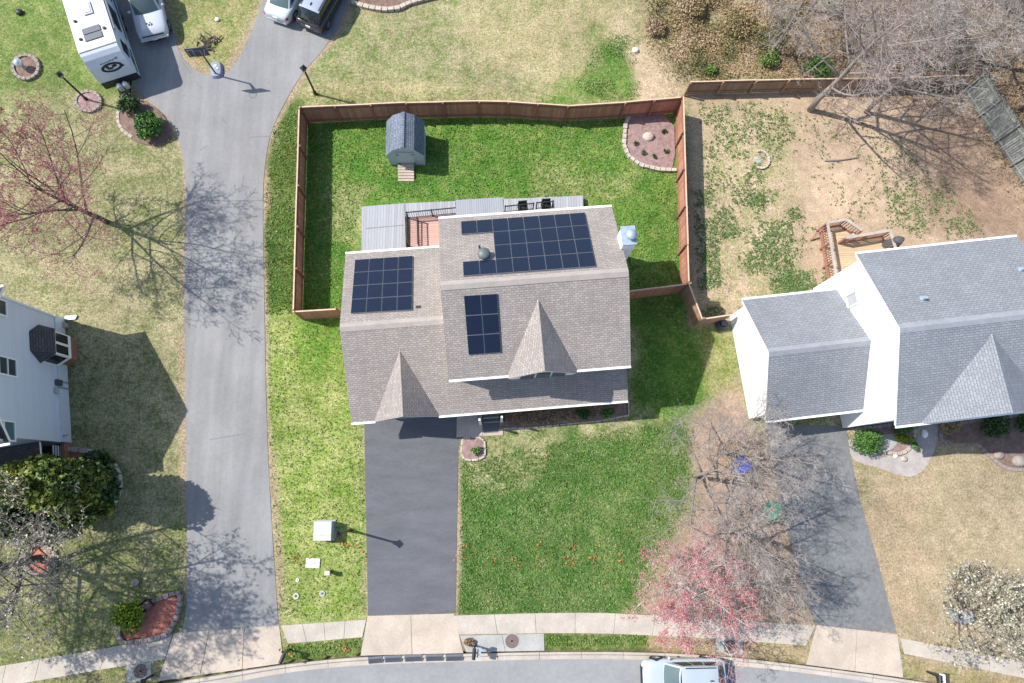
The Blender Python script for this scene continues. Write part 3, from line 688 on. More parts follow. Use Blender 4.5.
def window(parent, c, u, w, h, out, panes=2, frame='white_trim', gl='window_glass', name='window'):
    """flat wall window: centre c, horizontal axis u, outward normal out"""
    up = out.cross(u).normalized(); up = up if up.z > 0 else -up
    f = MB(); fw = .07; o = out * .03
    for s in (-1, 1):
        f.beam(c + o + u * (s * (w / 2 - fw / 2)) - up * (h / 2), c + o + u * (s * (w / 2 - fw / 2)) + up * (h / 2), fw, .08)
        f.beam(c + o - u * (w / 2 - fw) + up * (s * (h / 2 - fw / 2)), c + o + u * (w / 2 - fw) + up * (s * (h / 2 - fw / 2)), .08, fw)
    for i in range(1, panes):
        q = c + o + u * (-w / 2 + w * i / panes); f.beam(q - up * (h / 2 - fw), q + up * (h / 2 - fw), .05, .06)
    root = f.build(name, frame, parent)
    g = MB(); q = c + out * .012; g.poly([q - u * (w / 2 - .03) - up * (h / 2 - .03), q + u * (w / 2 - .03) - up * (h / 2 - .03), q + u * (w / 2 - .03) + up * (h / 2 - .03), q - u * (w / 2 - .03) + up * (h / 2 - .03)]); g.build('pane', gl, root)
    return root
def cross_gable(parent, fr, xg, hw, yf, zf_e, zr, base_y, base_z, slope, shing, xoff=0.0, trim='white_trim', cap=False):
    """gable roof running forward from a main slope z = base_z + slope*(y-base_y); returns apex y"""
    ya = base_y + (zr - base_z) / slope; mb = MB(); e = .015
    yv = base_y + (zf_e - base_z) / slope
    apex = fr(xg, ya, zr + e)
    for s in (-1, 1):
        mb.slab([fr(xg, yf, zr + e), apex, fr(xg + s * hw, yv, zf_e + e), fr(xg + s * hw, yf, zf_e + e)], .1, 0, 1)
    g = mb.build('gable_roof', [shing, trim], parent)
    if cap:
        c = MB(); sl = (zr - zf_e) / hw
        for s in (-1, 1): c.slab([fr(xg, yf, zr + .04), fr(xg, ya + .1, zr + .04), fr(xg + s * .17, ya - .1, zr + .04 - sl * .17), fr(xg + s * .17, yf, zr + .04 - sl * .17)], .025)
        c.build('ridge_cap', shing, g)
    return ya

# ---- main house: tan shingles, solar panels
FA = Fr((-2.44, 5.13), 4.5)
house = thing('house', 'two storey house with tan shingle roof carrying blue solar panels', 'house', tuple(FA(3, 3)))
W2, D2, ZE, ZR = 9.33, 8.70, 5.6, 7.8; YR = D2 / 2
WX0, WY0, WY1, WZE, WZR = -5.57, -1.47, 8.15, 2.7, 4.9; WYR = (WY0 + WY1) / 2; WS = (WZR - WZE) / (WYR - WY0); MS = (ZR - ZE) / YR
mb = MB(); gable_walls(mb, FA, .12, W2 - .18, .32, D2 - .32, ZE - .1, ZR - .22, YR)
gable_walls(mb, FA, WX0 + .18, .2, WY0 + .9, WY1 - .32, WZE - .06, WZR - .24, WYR)
mb.build('wall', 'beige_siding', house)
gable_roof(house, FA, 0, W2, 0, D2, ZE, ZR, YR, 'tan_shingle')
wing = gable_roof(house, FA, WX0, .1, WY0, WY1, WZE, WZR, WYR, 'tan_shingle', gut=(False, True))
wing.name = 'wing_roof'
mb = MB(); yw = .34
mb.slab([FA(.1, WY0, WZE), FA(W2 + .22, WY0, WZE), FA(W2 + .22, yw, WZE + WS * (yw - WY0)), FA(.1, yw, WZE + WS * (yw - WY0))], .16, 0, 1)
mb.build('porch_roof', ['tan_shingle', 'white_trim'], house)
# gables
nwf = (-FA.uy * WS + Vector((0, 0, 1))).normalized(); zg = ray_plane(399, 350.5, FA(0, WY0, WZE), nwf).z
xg, yg = FA.inv(P(403, 414, zg)); cross_gable(house, FA, xg, 1.72, min(yg, WY0 - .05), WZE + .03, zg, WY0, WZE, WS, 'tan_shingle')
zd = ray_plane(538, 299.5, FA(0, 0, ZE), (-FA.uy * MS + Vector((0, 0, 1))).normalized()).z
xd, yd = FA.inv(P(545, 371, zd)); print('GABLES', zg, yg, zd, yd); cross_gable(house, FA, xd, 1.75, min(yd, .0), ZE + .03, zd, 0, ZE, MS, 'tan_shingle')
g = MB(); a, b = FA(WX0, WY0 - .06, WZE - .05), FA(xg - 1.72, WY0 - .06, WZE - .05); g.beam(a, b, .11, .11)
a, b = FA(xg + 1.72, WY0 - .06, WZE - .05), FA(W2 + .22, WY0 - .06, WZE - .05); g.beam(a, b, .11, .11); g.build('gutter', 'white_trim', house)
# gable end walls
mb = MB(); mb.slab([FA(xg - 1.6, WY0 + .12, 2.5), FA(xg + 1.6, WY0 + .12, 2.5), FA(xg, WY0 + .12, zg - .2)], .1); mb.build('gable_wall', 'beige_siding', house)
yd = min(yd, .0) + .03; mb = MB(); mb.slab([FA(xd - 1.62, yd, 5.2), FA(xd + 1.62, yd, 5.2), FA(xd, yd, zd - .16)], .1); mb.build('gable_wall', 'white_trim', house)
fan = MB()
for i in range(3):
    x0 = xd - 1.15 + i * .8; x1 = x0 + .7
    ht = lambda x: 5.75 + (zd - 6.35) * math.sqrt(max(0, 1 - ((x - xd) / 1.25) ** 2))
    fan.poly([FA(x0, yd - .045, 5.25), FA(x1, yd - .045, 5.25), FA(x1, yd - .045, ht(x1)), FA((x0 + x1) / 2, yd - .045, ht((x0 + x1) / 2)), FA(x0, yd - .045, ht(x0))])
fan.build('window', 'window_glass', house)
# garage door, entry door, front windows under the eaves
mb = MB(); 
for i in range(4): mb.box(tuple(FA(xg, WY0 + .87, .3 + .55 * i)), (4.6, .05, .53), FA.a)
mb.build('garage_door', 'white_trim', house)
d_ = FA(2.85, .28, 1.05); mb = MB(); mb.box(tuple(d_), (.95, .06, 2.1), FA.a); dr = mb.build('door', 'dark_glass', house)
mb = MB(); mb.blob(tuple(FA(3.2, .2, 1.0)), .04); mb.build('handle', 'rim_metal', dr)
for x in (5.0, 7.4): window(house, FA(x, .32, 1.5), FA.ux, 1.5, 1.3, -FA.uy)
for x in (1.6, 4.0, 8.0): window(house, FA(x, .32, 4.4), FA.ux, 1.0, 1.2, -FA.uy)
for x in (1.2, 4.2, 7.6): window(house, FA(x, D2 - .32, 1.4), FA.ux, 1.2, 1.2, FA.uy)
# solar arrays: measured in the roof planes
def solar_array(corners_px, p0, n, cols, rows, skip=lambda c, r: False):
    """corners_px: top left, top right, bottom right, bottom left of the array as measured; placed in the roof plane"""
    q = [ray_plane(x, y, p0, n) for x, y in corners_px]
    bil = lambda u, v: q[0] * (1 - u) * (1 - v) + q[1] * u * (1 - v) + q[2] * u * v + q[3] * (1 - u) * v
    out = n * .09
    for c in range(cols):
        for r in range(rows):
            if skip(c, r): continue
            g = .011; gx = .03 if c % 2 == 0 else .012
            pts = [bil(u, v) + out for u, v in (((c + g) / cols, (r + g) / rows), ((c + 1 - g) / cols, (r + g) / rows), ((c + 1 - g) / cols, (r + 1 - g) / rows), ((c + g) / cols, (r + 1 - g) / rows))]
            f = MB(); f.slab([p for p in pts], .05); fr_ = f.build('solar_panel', 'solar_frame', house)
            ct = sum(pts, Vector()) / 4
            f = MB(); f.slab([p + (ct - p) * .022 + n * .006 for p in pts], .02); f.build('cells', 'solar_cells', fr_)
    # dark mounting rails that show at the array edge
nrear = (FA.uy * MS + Vector((0, 0, 1))).normalized(); nfront = (-FA.uy * MS + Vector((0, 0, 1))).normalized(); nwr = (FA.uy * WS + Vector((0, 0, 1))).normalized()
solar_array([(355.2, 260.7), (413, 256.7), (412.3, 311), (350.8, 314.5)], FA(0, WY1, WZE), nwr, 4, 4)
solar_array([(460.9, 222.6), (584.6, 213.6), (596, 267.6), (463.4, 277.2)], FA(0, D2, ZE), nrear, 8, 4, lambda c, r: c < 2 and r in (1, 2))
solar_array([(463.6, 295.2), (497, 293.2), (501, 352), (468.4, 354.5)], FA(0, 0, ZE), nfront, 2, 3)
# roof vents
v = ray_plane(484, 255.5, FA(0, D2, ZE), nrear); mb = MB(); mb.lathe(tuple(v), [(.30, -.1), (.30, .06), (.24, .16), (.16, .22), (.14, .3), (.32, .32), (.30, .38), (.16, .44), (.02, .46)], 18); mb.build('roof_vent', 'vent_dome', house, smooth=True)
v = ray_plane(479.5, 248, FA(0, D2, ZE), nrear); mb = MB(); mb.tube([v - Vector((0, 0, .1)), v + Vector((0, 0, .35))], .05, 8); mb.build('vent_pipe', 'black_plastic', house)
v = ray_plane(417, 307, FA(0, WY1, WZE), nwr); mb = MB(); mb.box(tuple(v + Vector((.05, 0, .04))), (.22, .14, .1), FA.a); mb.build('junction_box', 'black_plastic', house)
# chimney chase
cx0, cx1 = 9.2, 9.78; cyc = FA.inv(P(632, 235, 7.9))[1]
mb = MB()
b = [FA(cx0, cyc - .45), FA(cx1 + .05, cyc - .45), FA(cx1 + .05, cyc + .45), FA(cx0, cyc + .45)]
mb.prism([tuple(p)[:2] for p in b], 0, 7.8); ch = mb.build('chimney', 'white_siding', house)
mb = MB(); b = [FA(cx0 - .04, cyc - .5), FA(cx1 + .1, cyc - .5), FA(cx1 + .1, cyc + .5), FA(cx0 - .04, cyc + .5)]; mb.prism([tuple(p)[:2] for p in b], 7.8, 7.9); mb.build('cap', 'galvanised', ch)
mb = MB(); q = FA((cx0 + cx1) / 2 + .12, cyc - .05, 7.9); mb.lathe(tuple(q), [(.2, 0), (.2, .22), (.27, .23), (.27, .3), (.04, .36)], 16); mb.build('flue', 'galvanised', ch, smooth=True)
# porch columns, pad and steps
for px, py in ((480.5, 423.5), (501.5, 421)):
    c = P(px, py); mb = MB(); mb.box((c.x, c.y, 1.28), (.11, .11, 2.5), FA.a); mb.box((c.x, c.y, .09), (.18, .18, .16), FA.a); mb.build('porch_column', 'white_trim', house)
mb = MB(); mb.prism([tuple(p)[:2] for p in PP([(457, 410), (482, 408), (482.5, 435.5), (456.5, 437.5)])], -.1, .05); struct(mb.build('paving_pad', 'concrete'))
mb = MB(); mb.prism([tuple(p)[:2] for p in PP([(482.5, 430), (503, 428.6), (503, 434.8), (483, 436.2)])], -.1, .046); struct(mb.build('paving_pad', 'concrete_warm'))
st_ = []
for i, (ya, yb) in enumerate(((429.5, 421.5), (421.5, 417), (417, 411.5), (411.5, 398))):
    z = .17 * (i + 1)
    if i == 0:
        mb = MB(); mb.prism([tuple(p)[:2] for p in PP([(483.6, 433.2), (498.2, 432.2), (498, 422), (483.4, 423)])], .047, .07); tag(mb.build('door_mat', 'drive_asphalt'), 'dark grey mat lying below the front steps', 'mat')
    else:
        mb = MB(); mb.prism([tuple(p)[:2] for p in PP([(483.3, yb + .5), (499, yb - .6), (499, ya - .2), (483.3, ya + .9)], z)], 0, z); mb.build('step', 'drive_asphalt', house)
        mb = MB(); a, b = P(483.3, ya + .9, z), P(499, ya - .2, z); mb.beam(a + Vector((0, -.02, -.02)), b + Vector((0, -.02, -.02)), .06, .05); mb.build('step_nosing', 'concrete_grey', house)

# ---- deck behind the main house (own thing)
deck = thing('deck', 'grey and red wooden deck with black railings behind the solar panel house', 'deck', tuple(P(420, 230)))
def deck_slab(name, pts, z, m, t=.2, skirt=None):
    mb = MB(); mb.prism([tuple(p)[:2] for p in PP(pts, z)], z - t, z); return mb.build(name, m, deck)
deck_slab('platform', [(362, 206.5), (404.5, 203.2), (406, 258), (361.5, 258)], .42, 'grey_decking', .4)
deck_slab('walkway', [(405, 203.2), (583, 195.6), (584, 240), (405.3, 216.5)], .425, 'grey_decking', .4)
deck_slab('upper_floor', [(409, 217.5), (470, 213), (585, 213), (600, 262), (411, 262)], .72, 'red_decking', .6)
mb = MB(); a, b = P(366, 228.3, .42), P(403, 225, .42); mb.beam(a, b, .05, .05); mb.build('step_edge', 'post_grey', deck)
mb = MB(); a, b = P(582.5, 196, .42), P(584, 225, .42); mb.beam(a - Vector((0, 0, .15)), b - Vector((0, 0, .15)), .06, .3); mb.build('skirt', 'black_metal', deck)
EP = []
def fresh(q):
    if any((Vector((q.x, q.y)) - e).length < .12 for e in EP): return False
    EP.append(Vector((q.x, q.y))); return True
def railing(root, pts, z, h, m='black_metal', gap=.13, post=1.6, bal=.02, pw=.07, label=None):
    for a, b in zip(pts[:-1], pts[1:]):
        L = (b - a).length; mb = MB(); Z = lambda p, q: Vector((p.x, p.y, q))
        mb.beam(Z(a, z + h), Z(b, z + h), pw * .9, .04); mb.beam(Z(a, z + .1), Z(b, z + .1), .04, .04)
        k = max(2, int(L / gap))
        for i in range(1, k): q = a.lerp(b, i / k); mb.beam(Z(q, z + .1), Z(q, z + h), bal, bal)
        rl = mb.build('railing', m, root)
        k = max(1, round(L / post)); 
        for i in range(k + 1):
            q = a.lerp(b, i / k)
            if fresh(q): mb = MB(); mb.box((q.x, q.y, z + h / 2 + .03), (pw, pw, h + .1)); mb.build('railing_post', m, rl)
Zr = .72
railing(deck, [P(408.5, 246, Zr), P(408.5, 218.5, Zr), P(457, 213.8, Zr)], Zr, .95)
railing(deck, [P(419, 246, Zr), P(418.3, 221.5, Zr)], Zr - .1, .75)
railing(deck, [P(505, 212.5, Zr), P(533, 209.5, Zr)], Zr, .95); railing(deck, [P(536, 209, Zr), P(552, 207.5, Zr), P(552.5, 214, Zr)], Zr, .95)
for px, py in ((536, 213),):
    c = P(px, py, Zr); mb = MB()
aw = thing('awning', 'grey ribbed metal awning over the deck behind the ridge of solar panels', 'awning', tuple(P(480, 215)))
mb = MB(); z = 2.5; q = [P(455.6, 200, 2.35), P(503, 197.2, 2.35), P(503.5, 222, 2.7), P(456, 224, 2.7)]; mb.slab(q, .05); mb.build('roof_sheet', 'corrugated', aw)
mb = MB()
for p in (q[0], q[1]): mb.box((p.x, p.y - .1, 1.2), (.09, .09, 2.3))
mb.build('post', 'post_grey', aw)
def patio_chair(px, py, rz, label):
    c = P(px, py, Zr); r = thing('patio_chair', label, 'chair', (c.x, c.y, Zr), rz, 'dark chairs on the deck')
    mb = MB(); mb.box((0, 0, .42), (.52, .5, .06)); mb.build('seat', 'black_plastic', r, local=True)
    mb = MB(); mb.box((0, .26, .72), (.52, .05, .6)); mb.build('backrest', 'black_plastic', r, local=True)
    for sx in (-1, 1):
        mb = MB(); mb.beam((sx * .27, -.25, .62), (sx * .27, .27, .64), .05, .04); mb.beam((sx * .27, -.22, 0), (sx * .27, -.22, .62), .04, .04); mb.beam((sx * .27, .25, 0), (sx * .27, .25, .62), .04, .04); mb.build('armrest', 'black_metal', r, local=True)
patio_chair(522.5, 211.5, .1, 'dark patio chair on the deck nearer the grey awning')
patio_chair(545.5, 209.5, .05, 'dark patio chair in the right hand nook of the deck railing')

# ---- garden shed
FS = Fr(P(390.5, 166), 0.5); sw = 2.2; sd = 2.15
shed = thing('shed', 'small blue grey garden shed with barn roof in the green back yard', 'shed', tuple(FS(sw / 2, sd / 2)))
prof = [(0, 0), (sw, 0), (sw, 1.6), (sw - .5, 2.2), (sw / 2, 2.5), (.5, 2.2), (0, 1.6)]
mb = MB(); A = [FS(x, .05, z) for x, z in prof]; Bq = [FS(x, sd - .05, z) for x, z in prof]; n = len(prof)
mb.add(A + Bq, [tuple(range(n)), tuple(range(2 * n - 1, n - 1, -1))] + [(i, n + i, n + (i + 1) % n, (i + 1) % n) for i in range(n)]); mb.build('wall', 'shed_siding', shed)
e = .07; rp = [(-e, 1.5), (.45, 2.24), (sw / 2, 2.57), (sw - .45, 2.24), (sw + e, 1.5)]
for i in range(4):
    (xa, za), (xb, zb) = rp[i], rp[i + 1]; mb = MB(); mb.slab([FS(xa, -.08, za), FS(xb, -.08, zb), FS(xb, sd + .08, zb), FS(xa, sd + .08, za)], .05, 0, 1); mb.build('roof', ['blue_shingle', 'shed_siding'], shed)
mb = MB(); mb.beam(FS(sw / 2, -.08, 2.58), FS(sw / 2, sd + .08, 2.58), .16, .03); mb.build('ridge_cap', 'blue_shingle', shed)
for x in (.85, sw - .85):
    mb = MB(); mb.box(tuple(FS(x, .02, .95)), (.55, .04, 1.6)); d_ = mb.build('door', 'shed_siding', shed)
    for z in (.4, 1.5): mb = MB(); mb.box(tuple(FS(x + (.2 if x > 1 else -.2), -.01, z)), (.14, .03, .06)); mb.build('hinge', 'black_metal', d_)
mb = MB()
for i in range(6): mb.box(tuple(FS(sw / 2 - .1, -.13 - .17 * i, .3 - .05 * i)), (1.0, .155, .05), 0)
mb.build('ramp', 'concrete_warm', shed)

# ---- right-hand house: white siding, grey shingles
FE = Fr((20.25, 2.74), 6.5)
eh = thing('house', 'white sided two storey house with grey shingle roof and front cross gable', 'house', tuple(FE(4, 4)))
DW, DD, EZ, ER = 8.95, 9.22, 5.6, 7.8; EYR = DD / 2; ES = (ER - EZ) / EYR
mb = MB(); gable_walls(mb, FE, .14, DW - .14, .32, DD - .32, EZ - .1, ER - .2, EYR)
GY0, GY1, GX0 = 1.14, 8.06, -5.42; GYR = (GY0 + GY1) / 2; GZ, GR = 2.7, 4.9; GS = (GR - GZ) / (GYR - GY0)
gable_walls(mb, FE, GX0 + .14, .2, GY0 + .35, GY1 - .3, GZ - .02, GR - .2, GYR); mb.build('wall', 'white_siding', eh)
gable_roof(eh, FE, 0, DW, 0, DD, EZ, ER, EYR, 'grey_shingle')
r2 = gable_roof(eh, FE, GX0, .12, GY0, GY1, GZ, GR, GYR, 'grey_shingle'); r2.name = 'garage_roof'
zeg = ray_plane(983, 336, FE(0, 0, EZ), (-FE.uy * ES + Vector((0, 0, 1))).normalized()).z; print('EG', zeg)
xe, _ = FE.inv(P(1011.5, 409, zeg)); cross_gable(eh, FE, xe, 3.35, -.05, EZ + .02, zeg, 0, EZ, ES, 'grey_shingle', cap=True)
mb = MB(); mb.slab([FE(xe - 3.2, .1, 5.4), FE(xe + 3.2, .1, 5.4), FE(xe, .1, zeg - .2)], .1); mb.build('gable_wall', 'white_siding', eh)
mb = MB()
for i in range(4): mb.box(tuple(FE(-2.5, GY0 + .33, .3 + .55 * i)), (4.2, .05, .53), FE.a)
mb.build('garage_door', 'white_trim', eh)
c = FE(.13, 7.1, 4.05); window(eh, c, FE.uy, .75, 1.2, -FE.ux, 1, gl='frost_grey')
mb = MB(); mb.box(tuple(FE(.13, 6.3, 3.7)), (.05, .5, .5), FE.a); mb.build('gable_vent', 'white_trim', eh)
for x in (3.0, 6.4): window(eh, FE(x, .32, 4.2), FE.ux, 1.1, 1.3, -FE.uy)
for x in (5.0, 7.6): window(eh, FE(x, .32, 1.4), FE.ux, 1.2, 1.3, -FE.uy)
mb = MB(); mb.box(tuple(FE(2.3, .3, 1.05)), (.95, .06, 2.1), FE.a); d_ = mb.build('door', 'dark_shingle', eh); mb = MB(); mb.blob(tuple(FE(2.65, .24, 1.0)), .04); mb.build('handle', 'rim_metal', d_)
nE = (FE.uy * ES + Vector((0, 0, 1))).normalized()
for px, py in ((923, 299), (1021, 270)):
    v = ray_plane(px, py, FE(0, DD, EZ), nE); mb = MB(); mb.tube([v - Vector((0, 0, .1)), v + Vector((.0, 0, .32))], .07, 8); mb.box((v.x, v.y, v.z + .01), (.3, .3, .04), FE.a); mb.build('vent_pipe', 'galvanised', eh)
mb = MB(); q = P(848, 419, 2.0); mb.box(tuple(FE(-.12, GY0 + .28, 1.9)), (.14, .12, .3), FE.a); mb.build('wall_lamp', 'black_metal', eh)
mb = MB(); q = FE(2.3, -.25, 0)
mb.prism([tuple(q + FE.ux * (.95 * math.cos(t)) + FE.uy * (-.1 - .95 * math.sin(t)))[:2] for t in np.linspace(0, PI, 12)], 0, .16); mb.build('step', 'concrete_grey', eh)

# deck of the right-hand house with stair opening
ed = thing('deck', 'tan board deck with pale railing and corner stairs behind the white house', 'deck', tuple(P(855, 250)))
z = .45; H = .95; zt = z + H
rp_ = [P(*q, zt) for q in ((837, 280), (827.5, 222.8), (846, 219.5))]; rq = [P(*q, zt) for q in ((846, 238), (890, 230.5), (896, 250))]; rs = [P(862, 230.5, zt)]
fl = MB(); fl.prism([tuple(p)[:2] for p in (rp_[0], rp_[1], rp_[2], rs[0], rq[0] + Vector((.1, .3, 0)), rq[1], rq[2], P(897, 275, z), P(842, 300, z))], z - .12, z); fl.build('floor', 'tan_decking', ed)
NR = [0]
def erail(pts):
    for a, b in zip(pts[:-1], pts[1:]):
        L = (b - a).length; Z = lambda p, q: Vector((p.x, p.y, q)); mb = MB(); NR[0] += 1; mb.beam(Z(a, zt + .004 * NR[0]), Z(b, zt + .004 * NR[0]), .16, .05)
        r = mb.build('rail_cap', 'rail_pale', ed); mb = MB(); k = int(L / .16)
        for i in range(1, k): q = a.lerp(b, i / k); mb.beam(Z(q, z), Z(q, zt - .03), .04, .04)
        mb.beam(Z(a, z + .1), Z(b, z + .1), .05, .09); mb.beam(Z(a, z - .05), Z(b, z - .05), .06, .2); mb.build('railing', 'rail_red', ed)
        for i in range(max(1, round(L / 1.2)) + 1): 
            q = a.lerp(b, i / max(1, round(L / 1.2)))
            if fresh(q): mb = MB(); mb.box((q.x, q.y, zt / 2 - .01), (.1, .1, zt)); mb.build('post', 'rail_red', ed)
erail(rp_); erail(rq); erail([rp_[2], rs[0]]); erail([rq[0], rs[0] * .5 + rq[0] * .5])
for i in range(3):
    mb = MB(); a, b = rp_[2].lerp(rs[0], .05), rp_[2].lerp(rs[0], .95); n_ = Vector((-.55, -.83, 0)); o = n_ * (-.05 + .28 * i); a, b = a + o, b + o
    a.z = b.z = .12 + .12 * i; mb.beam(a, b, .24, .04); mb.build('stair_tread', 'rail_pale', ed)
mb = MB(); a, b = P(810, 240.5, .05), P(826, 226, .9); mb.beam(a, b, .09, .06); tag(mb.build('plank', 'rail_red'), 'reddish plank leaning from the dirt onto the corner of the tan deck', 'plank')
c = P(889, 246, z); gr = thing('covered_grill', 'black covered grill standing on the tan deck against the grey roof edge', 'grill', (c.x, c.y, z))
mb = MB(); mb.grid(lambda u, v: (( .42 + .05 * math.sin(6 * v * PI)) * math.cos(2 * PI * v) * (1 - .35 * u ** 3) * 1.05, (.32 + .03 * math.sin(8 * v * PI)) * math.sin(2 * PI * v) * (1 - .35 * u ** 3), 1.05 * u + .12 * u * u), 8, 28)
mb.grid(lambda u, v: (.287 * (1 - u) * math.cos(2 * PI * v), .21 * (1 - u) * math.sin(2 * PI * v), 1.17 + .06 * math.sin(u * PI / 2)), 4, 28); mb.build('cover', 'grey_plastic', gr, smooth=True, local=True)
# dark reel and hose by the white garage corner
c = P(721, 325); mb = MB()
for i in range(3):
    a = .35 - .05 * i; mb.tube([(c.x + a * math.cos(t), c.y + a * math.sin(t), .1 + .12 * i) for t in np.linspace(0, 2 * PI, 18)], .05, 6)
mb.box((c.x, c.y, .3), (.3, .3, .6)); tag(mb.build('hose_reel', 'grey_plastic'), 'dark hose reel where the tan fence meets the white garage wall', 'hose reel')

# ---- left-hand house: bluish white siding, mostly out of frame to the left
A0 = P(63.9, 319.3); B0 = P(71, 443); ang = math.atan2(A0.y - B0.y, A0.x - B0.x)     # gable wall runs B0 -> A0 (south to north)
class FrW:
    pass
gu = (B0 - A0).normalized(); go = Vector((-gu.y, gu.x, 0)); go = go if go.x > 0 else -go       # along the wall southwards, outward east
Lw = (B0 - A0).length
wpt = lambda s, d, z: A0 + gu * s + go * d + Vector((0, 0, z))
FW = Fr(wpt(0, 0, 0) - go * 10, math.degrees(math.atan2(go.y, go.x)))                           # x = outward (east), y = north
wh = thing('house', 'pale blue sided house with dark shingled bay window at the left edge', 'house', tuple(wpt(Lw / 2, -4, 0)))
mb = MB(); gable_walls(mb, FW, 0, 10, -Lw, 0, 5.5, 7.9, -Lw / 2); mb.build('wall', 'blue_siding', wh)
gable_roof(wh, FW, -.2, 10.3, -Lw - .35, .35, 5.5, 8.05, -Lw / 2, 'dark_shingle')
mb = MB(); mb.beam(wpt(-.02, .035, .5), wpt(Lw, .035, .5), .07, .9); mb.build('foundation', 'camper_nose', wh)
mb = MB(); mb.beam(wpt(.05, .03, 3.0), wpt(.05, .03, 5.6), .12, .1); mb.beam(wpt(.05, .03, .95), wpt(.05, .03, 5.6), .09, .09); mb.build('corner_trim', 'white_trim', wh)
def on_wall(px, py, d=0.0): return ray_plane(px, py, A0 + go * d, go)
for px, py, w, h, pn, gl in ((7, 366.5, 1.0, 1.35, 2, 'window_glass'), (3.5, 430.5, 1.05, 1.6, 2, 'teal_glass'), (-3, 306, .9, 1.3, 2, 'window_glass')):
    c = on_wall(px, py); window(wh, c, Vector((0, 0, 1)).cross(go) * 1.0, w if pn < 2 else w, h, go, 1, gl=gl)
    q = c + go * .03; mb = MB(); mb.beam(q + gu * (w / 2), q - gu * (w / 2), .06, .06); mb.build('window_bar', 'white_trim', wh)
# bay window
s0, s1 = 1.0, 3.0; dp = .75; zb, zt_, zr_ = .75, 2.35, 3.2
mb = MB(); bay = [(s0, 0), (s0 + .35, dp), (s1 - .35, dp), (s1, 0)]
mb.prism([tuple(wpt(s, d, 0))[:2] for s, d in bay], zb, zt_); by = mb.build('bay', 'white_trim', wh)
mb = MB(); e = .12; ro = [wpt(s0 - e, 0, zt_ + .02), wpt(s0 + .35 - e * .6, dp + e, zt_ + .02), wpt(s1 - .35 + e * .6, dp + e, zt_ + .02), wpt(s1 + e, 0, zt_ + .02)]; ta, tb = wpt(s0 + .45, .03, zr_), wpt(s1 - .45, .03, zr_)
mb.slab([ro[0], ro[1], ta], .05); mb.slab([ro[1], ro[2], tb, ta], .05); mb.slab([ro[2], ro[3], tb], .05); mb.build('bay_roof', 'dark_shingle', by)
def bay_win(a, b, z0, z1, k):
    a, b = wpt(*a, 0), wpt(*b, 0); u = (b - a).normalized(); o = Vector((u.y, -u.x, 0)); o = o if o.dot(go) > -.2 and (o.dot(go) > .05) else -o
    for i in range(k):
        p, q = a.lerp(b, (i + .12) / k), a.lerp(b, (i + .88) / k); g = MB(); d = o * .02
        g.poly([p + d + Vector((0, 0, z0)), q + d + Vector((0, 0, z0)), q + d + Vector((0, 0, z1)), p + d + Vector((0, 0, z1))]); g.build('window', 'dark_glass', by)
bay_win((s0 + .35, dp), (s1 - .35, dp), 1.05, 2.15, 2); bay_win((s1 - .35, dp), (s1, 0), 1.05, 2.15, 1); bay_win((s0, 0), (s0 + .35, dp), 1.05, 2.15, 1)
mb = MB(); mb.prism([tuple(wpt(s, d, 0))[:2] for s, d in ((s0 + .15, 0.08), (s0 + .35, dp - .1), (s1 - .35, dp - .1), (s1 - .15, 0.08))], 0, zb - .02); mb.build('brick_base', 'brick_red', by)
# meter boxes and conduits, spigot, splash block
c = on_wall(57, 383); mb = MB(); mb.box(tuple(c + go * .08), (.22, .32, .45), math.atan2(go.y, go.x)); mt = mb.build('meter_box', 'grey_plastic', wh)
mb = MB(); 
for k_, zz in ((.0, 0), (.35, 0)): mb.tube([c + go * .1 + gu * (k_ - .1), c + go * .1 + gu * (k_ - .1) - Vector((0, 0, c.z - .05))], .035, 6)
mb.build('conduit', 'grey_metal', mt)
c = on_wall(55, 391); mb = MB(); mb.box(tuple(c + go * .07), (.16, .3, .3), math.atan2(go.y, go.x)); mb.build('meter_box', 'frost_grey', wh)
c = on_wall(62, 436); mb = MB(); mb.box(tuple(c + go * .06), (.1, .12, .12), math.atan2(go.y, go.x)); mb.tube([c + go * .06, c + go * .35], .03, 6); mb.build('spigot', 'grey_metal', wh)
c = P(71, 318); mb = MB(); mb.prism([tuple(c + Vector(q))[:2] for q in ((-.35, -.16, 0), (.3, -.1, 0), (.38, .14, 0), (-.3, .12, 0))], 0, .09); tag(mb.build('splash_block', 'galvanised'), 'pale blue splash block at the downspout corner of the blue house', 'splash block')
c = P(66.5, 326); mb = MB(); mb.lathe(tuple(c), [(.13, 0), (.17, .3), (.14, .32)], 12); tag(mb.build('flower_pot', 'pale_stone'), 'tan pot on the ground at the corner of the blue house', 'pot')
# side porch south of the gable wall
ps, pe = Lw + .0, Lw + 2.6
mb = MB(); mb.prism([tuple(wpt(s, d, 0))[:2] for s, d in ((ps + .02, -.2), (pe, -.2), (pe, -6), (ps + .02, -6))], 0, .5); mb.build('porch_floor', 'dark_shingle', wh)
mb = MB(); mb.slab([wpt(ps + .06, -.15, 2.55), wpt(pe + .1, -.15, 2.35), wpt(pe + .1, -6.2, 2.35), wpt(ps + .06, -6.2, 2.55)], .14, 0, 1); mb.build('porch_roof', ['dark_shingle', 'white_trim'], wh)
for s, d in ((pe, -.3), (pe, -2.6)):
    q = wpt(s, d, 0); mb = MB(); mb.box((q.x, q.y, 1.4), (.13, .13, 1.9)); mb.build('porch_column', 'white_trim', wh)
mb = MB()
for i in range(4): mb.beam(wpt(ps + .15, -.22, .62 + .22 * i), wpt(ps + .95, -.22, .62 + .22 * i), .05, .06)
mb.build('porch_railing', 'white_trim', wh)
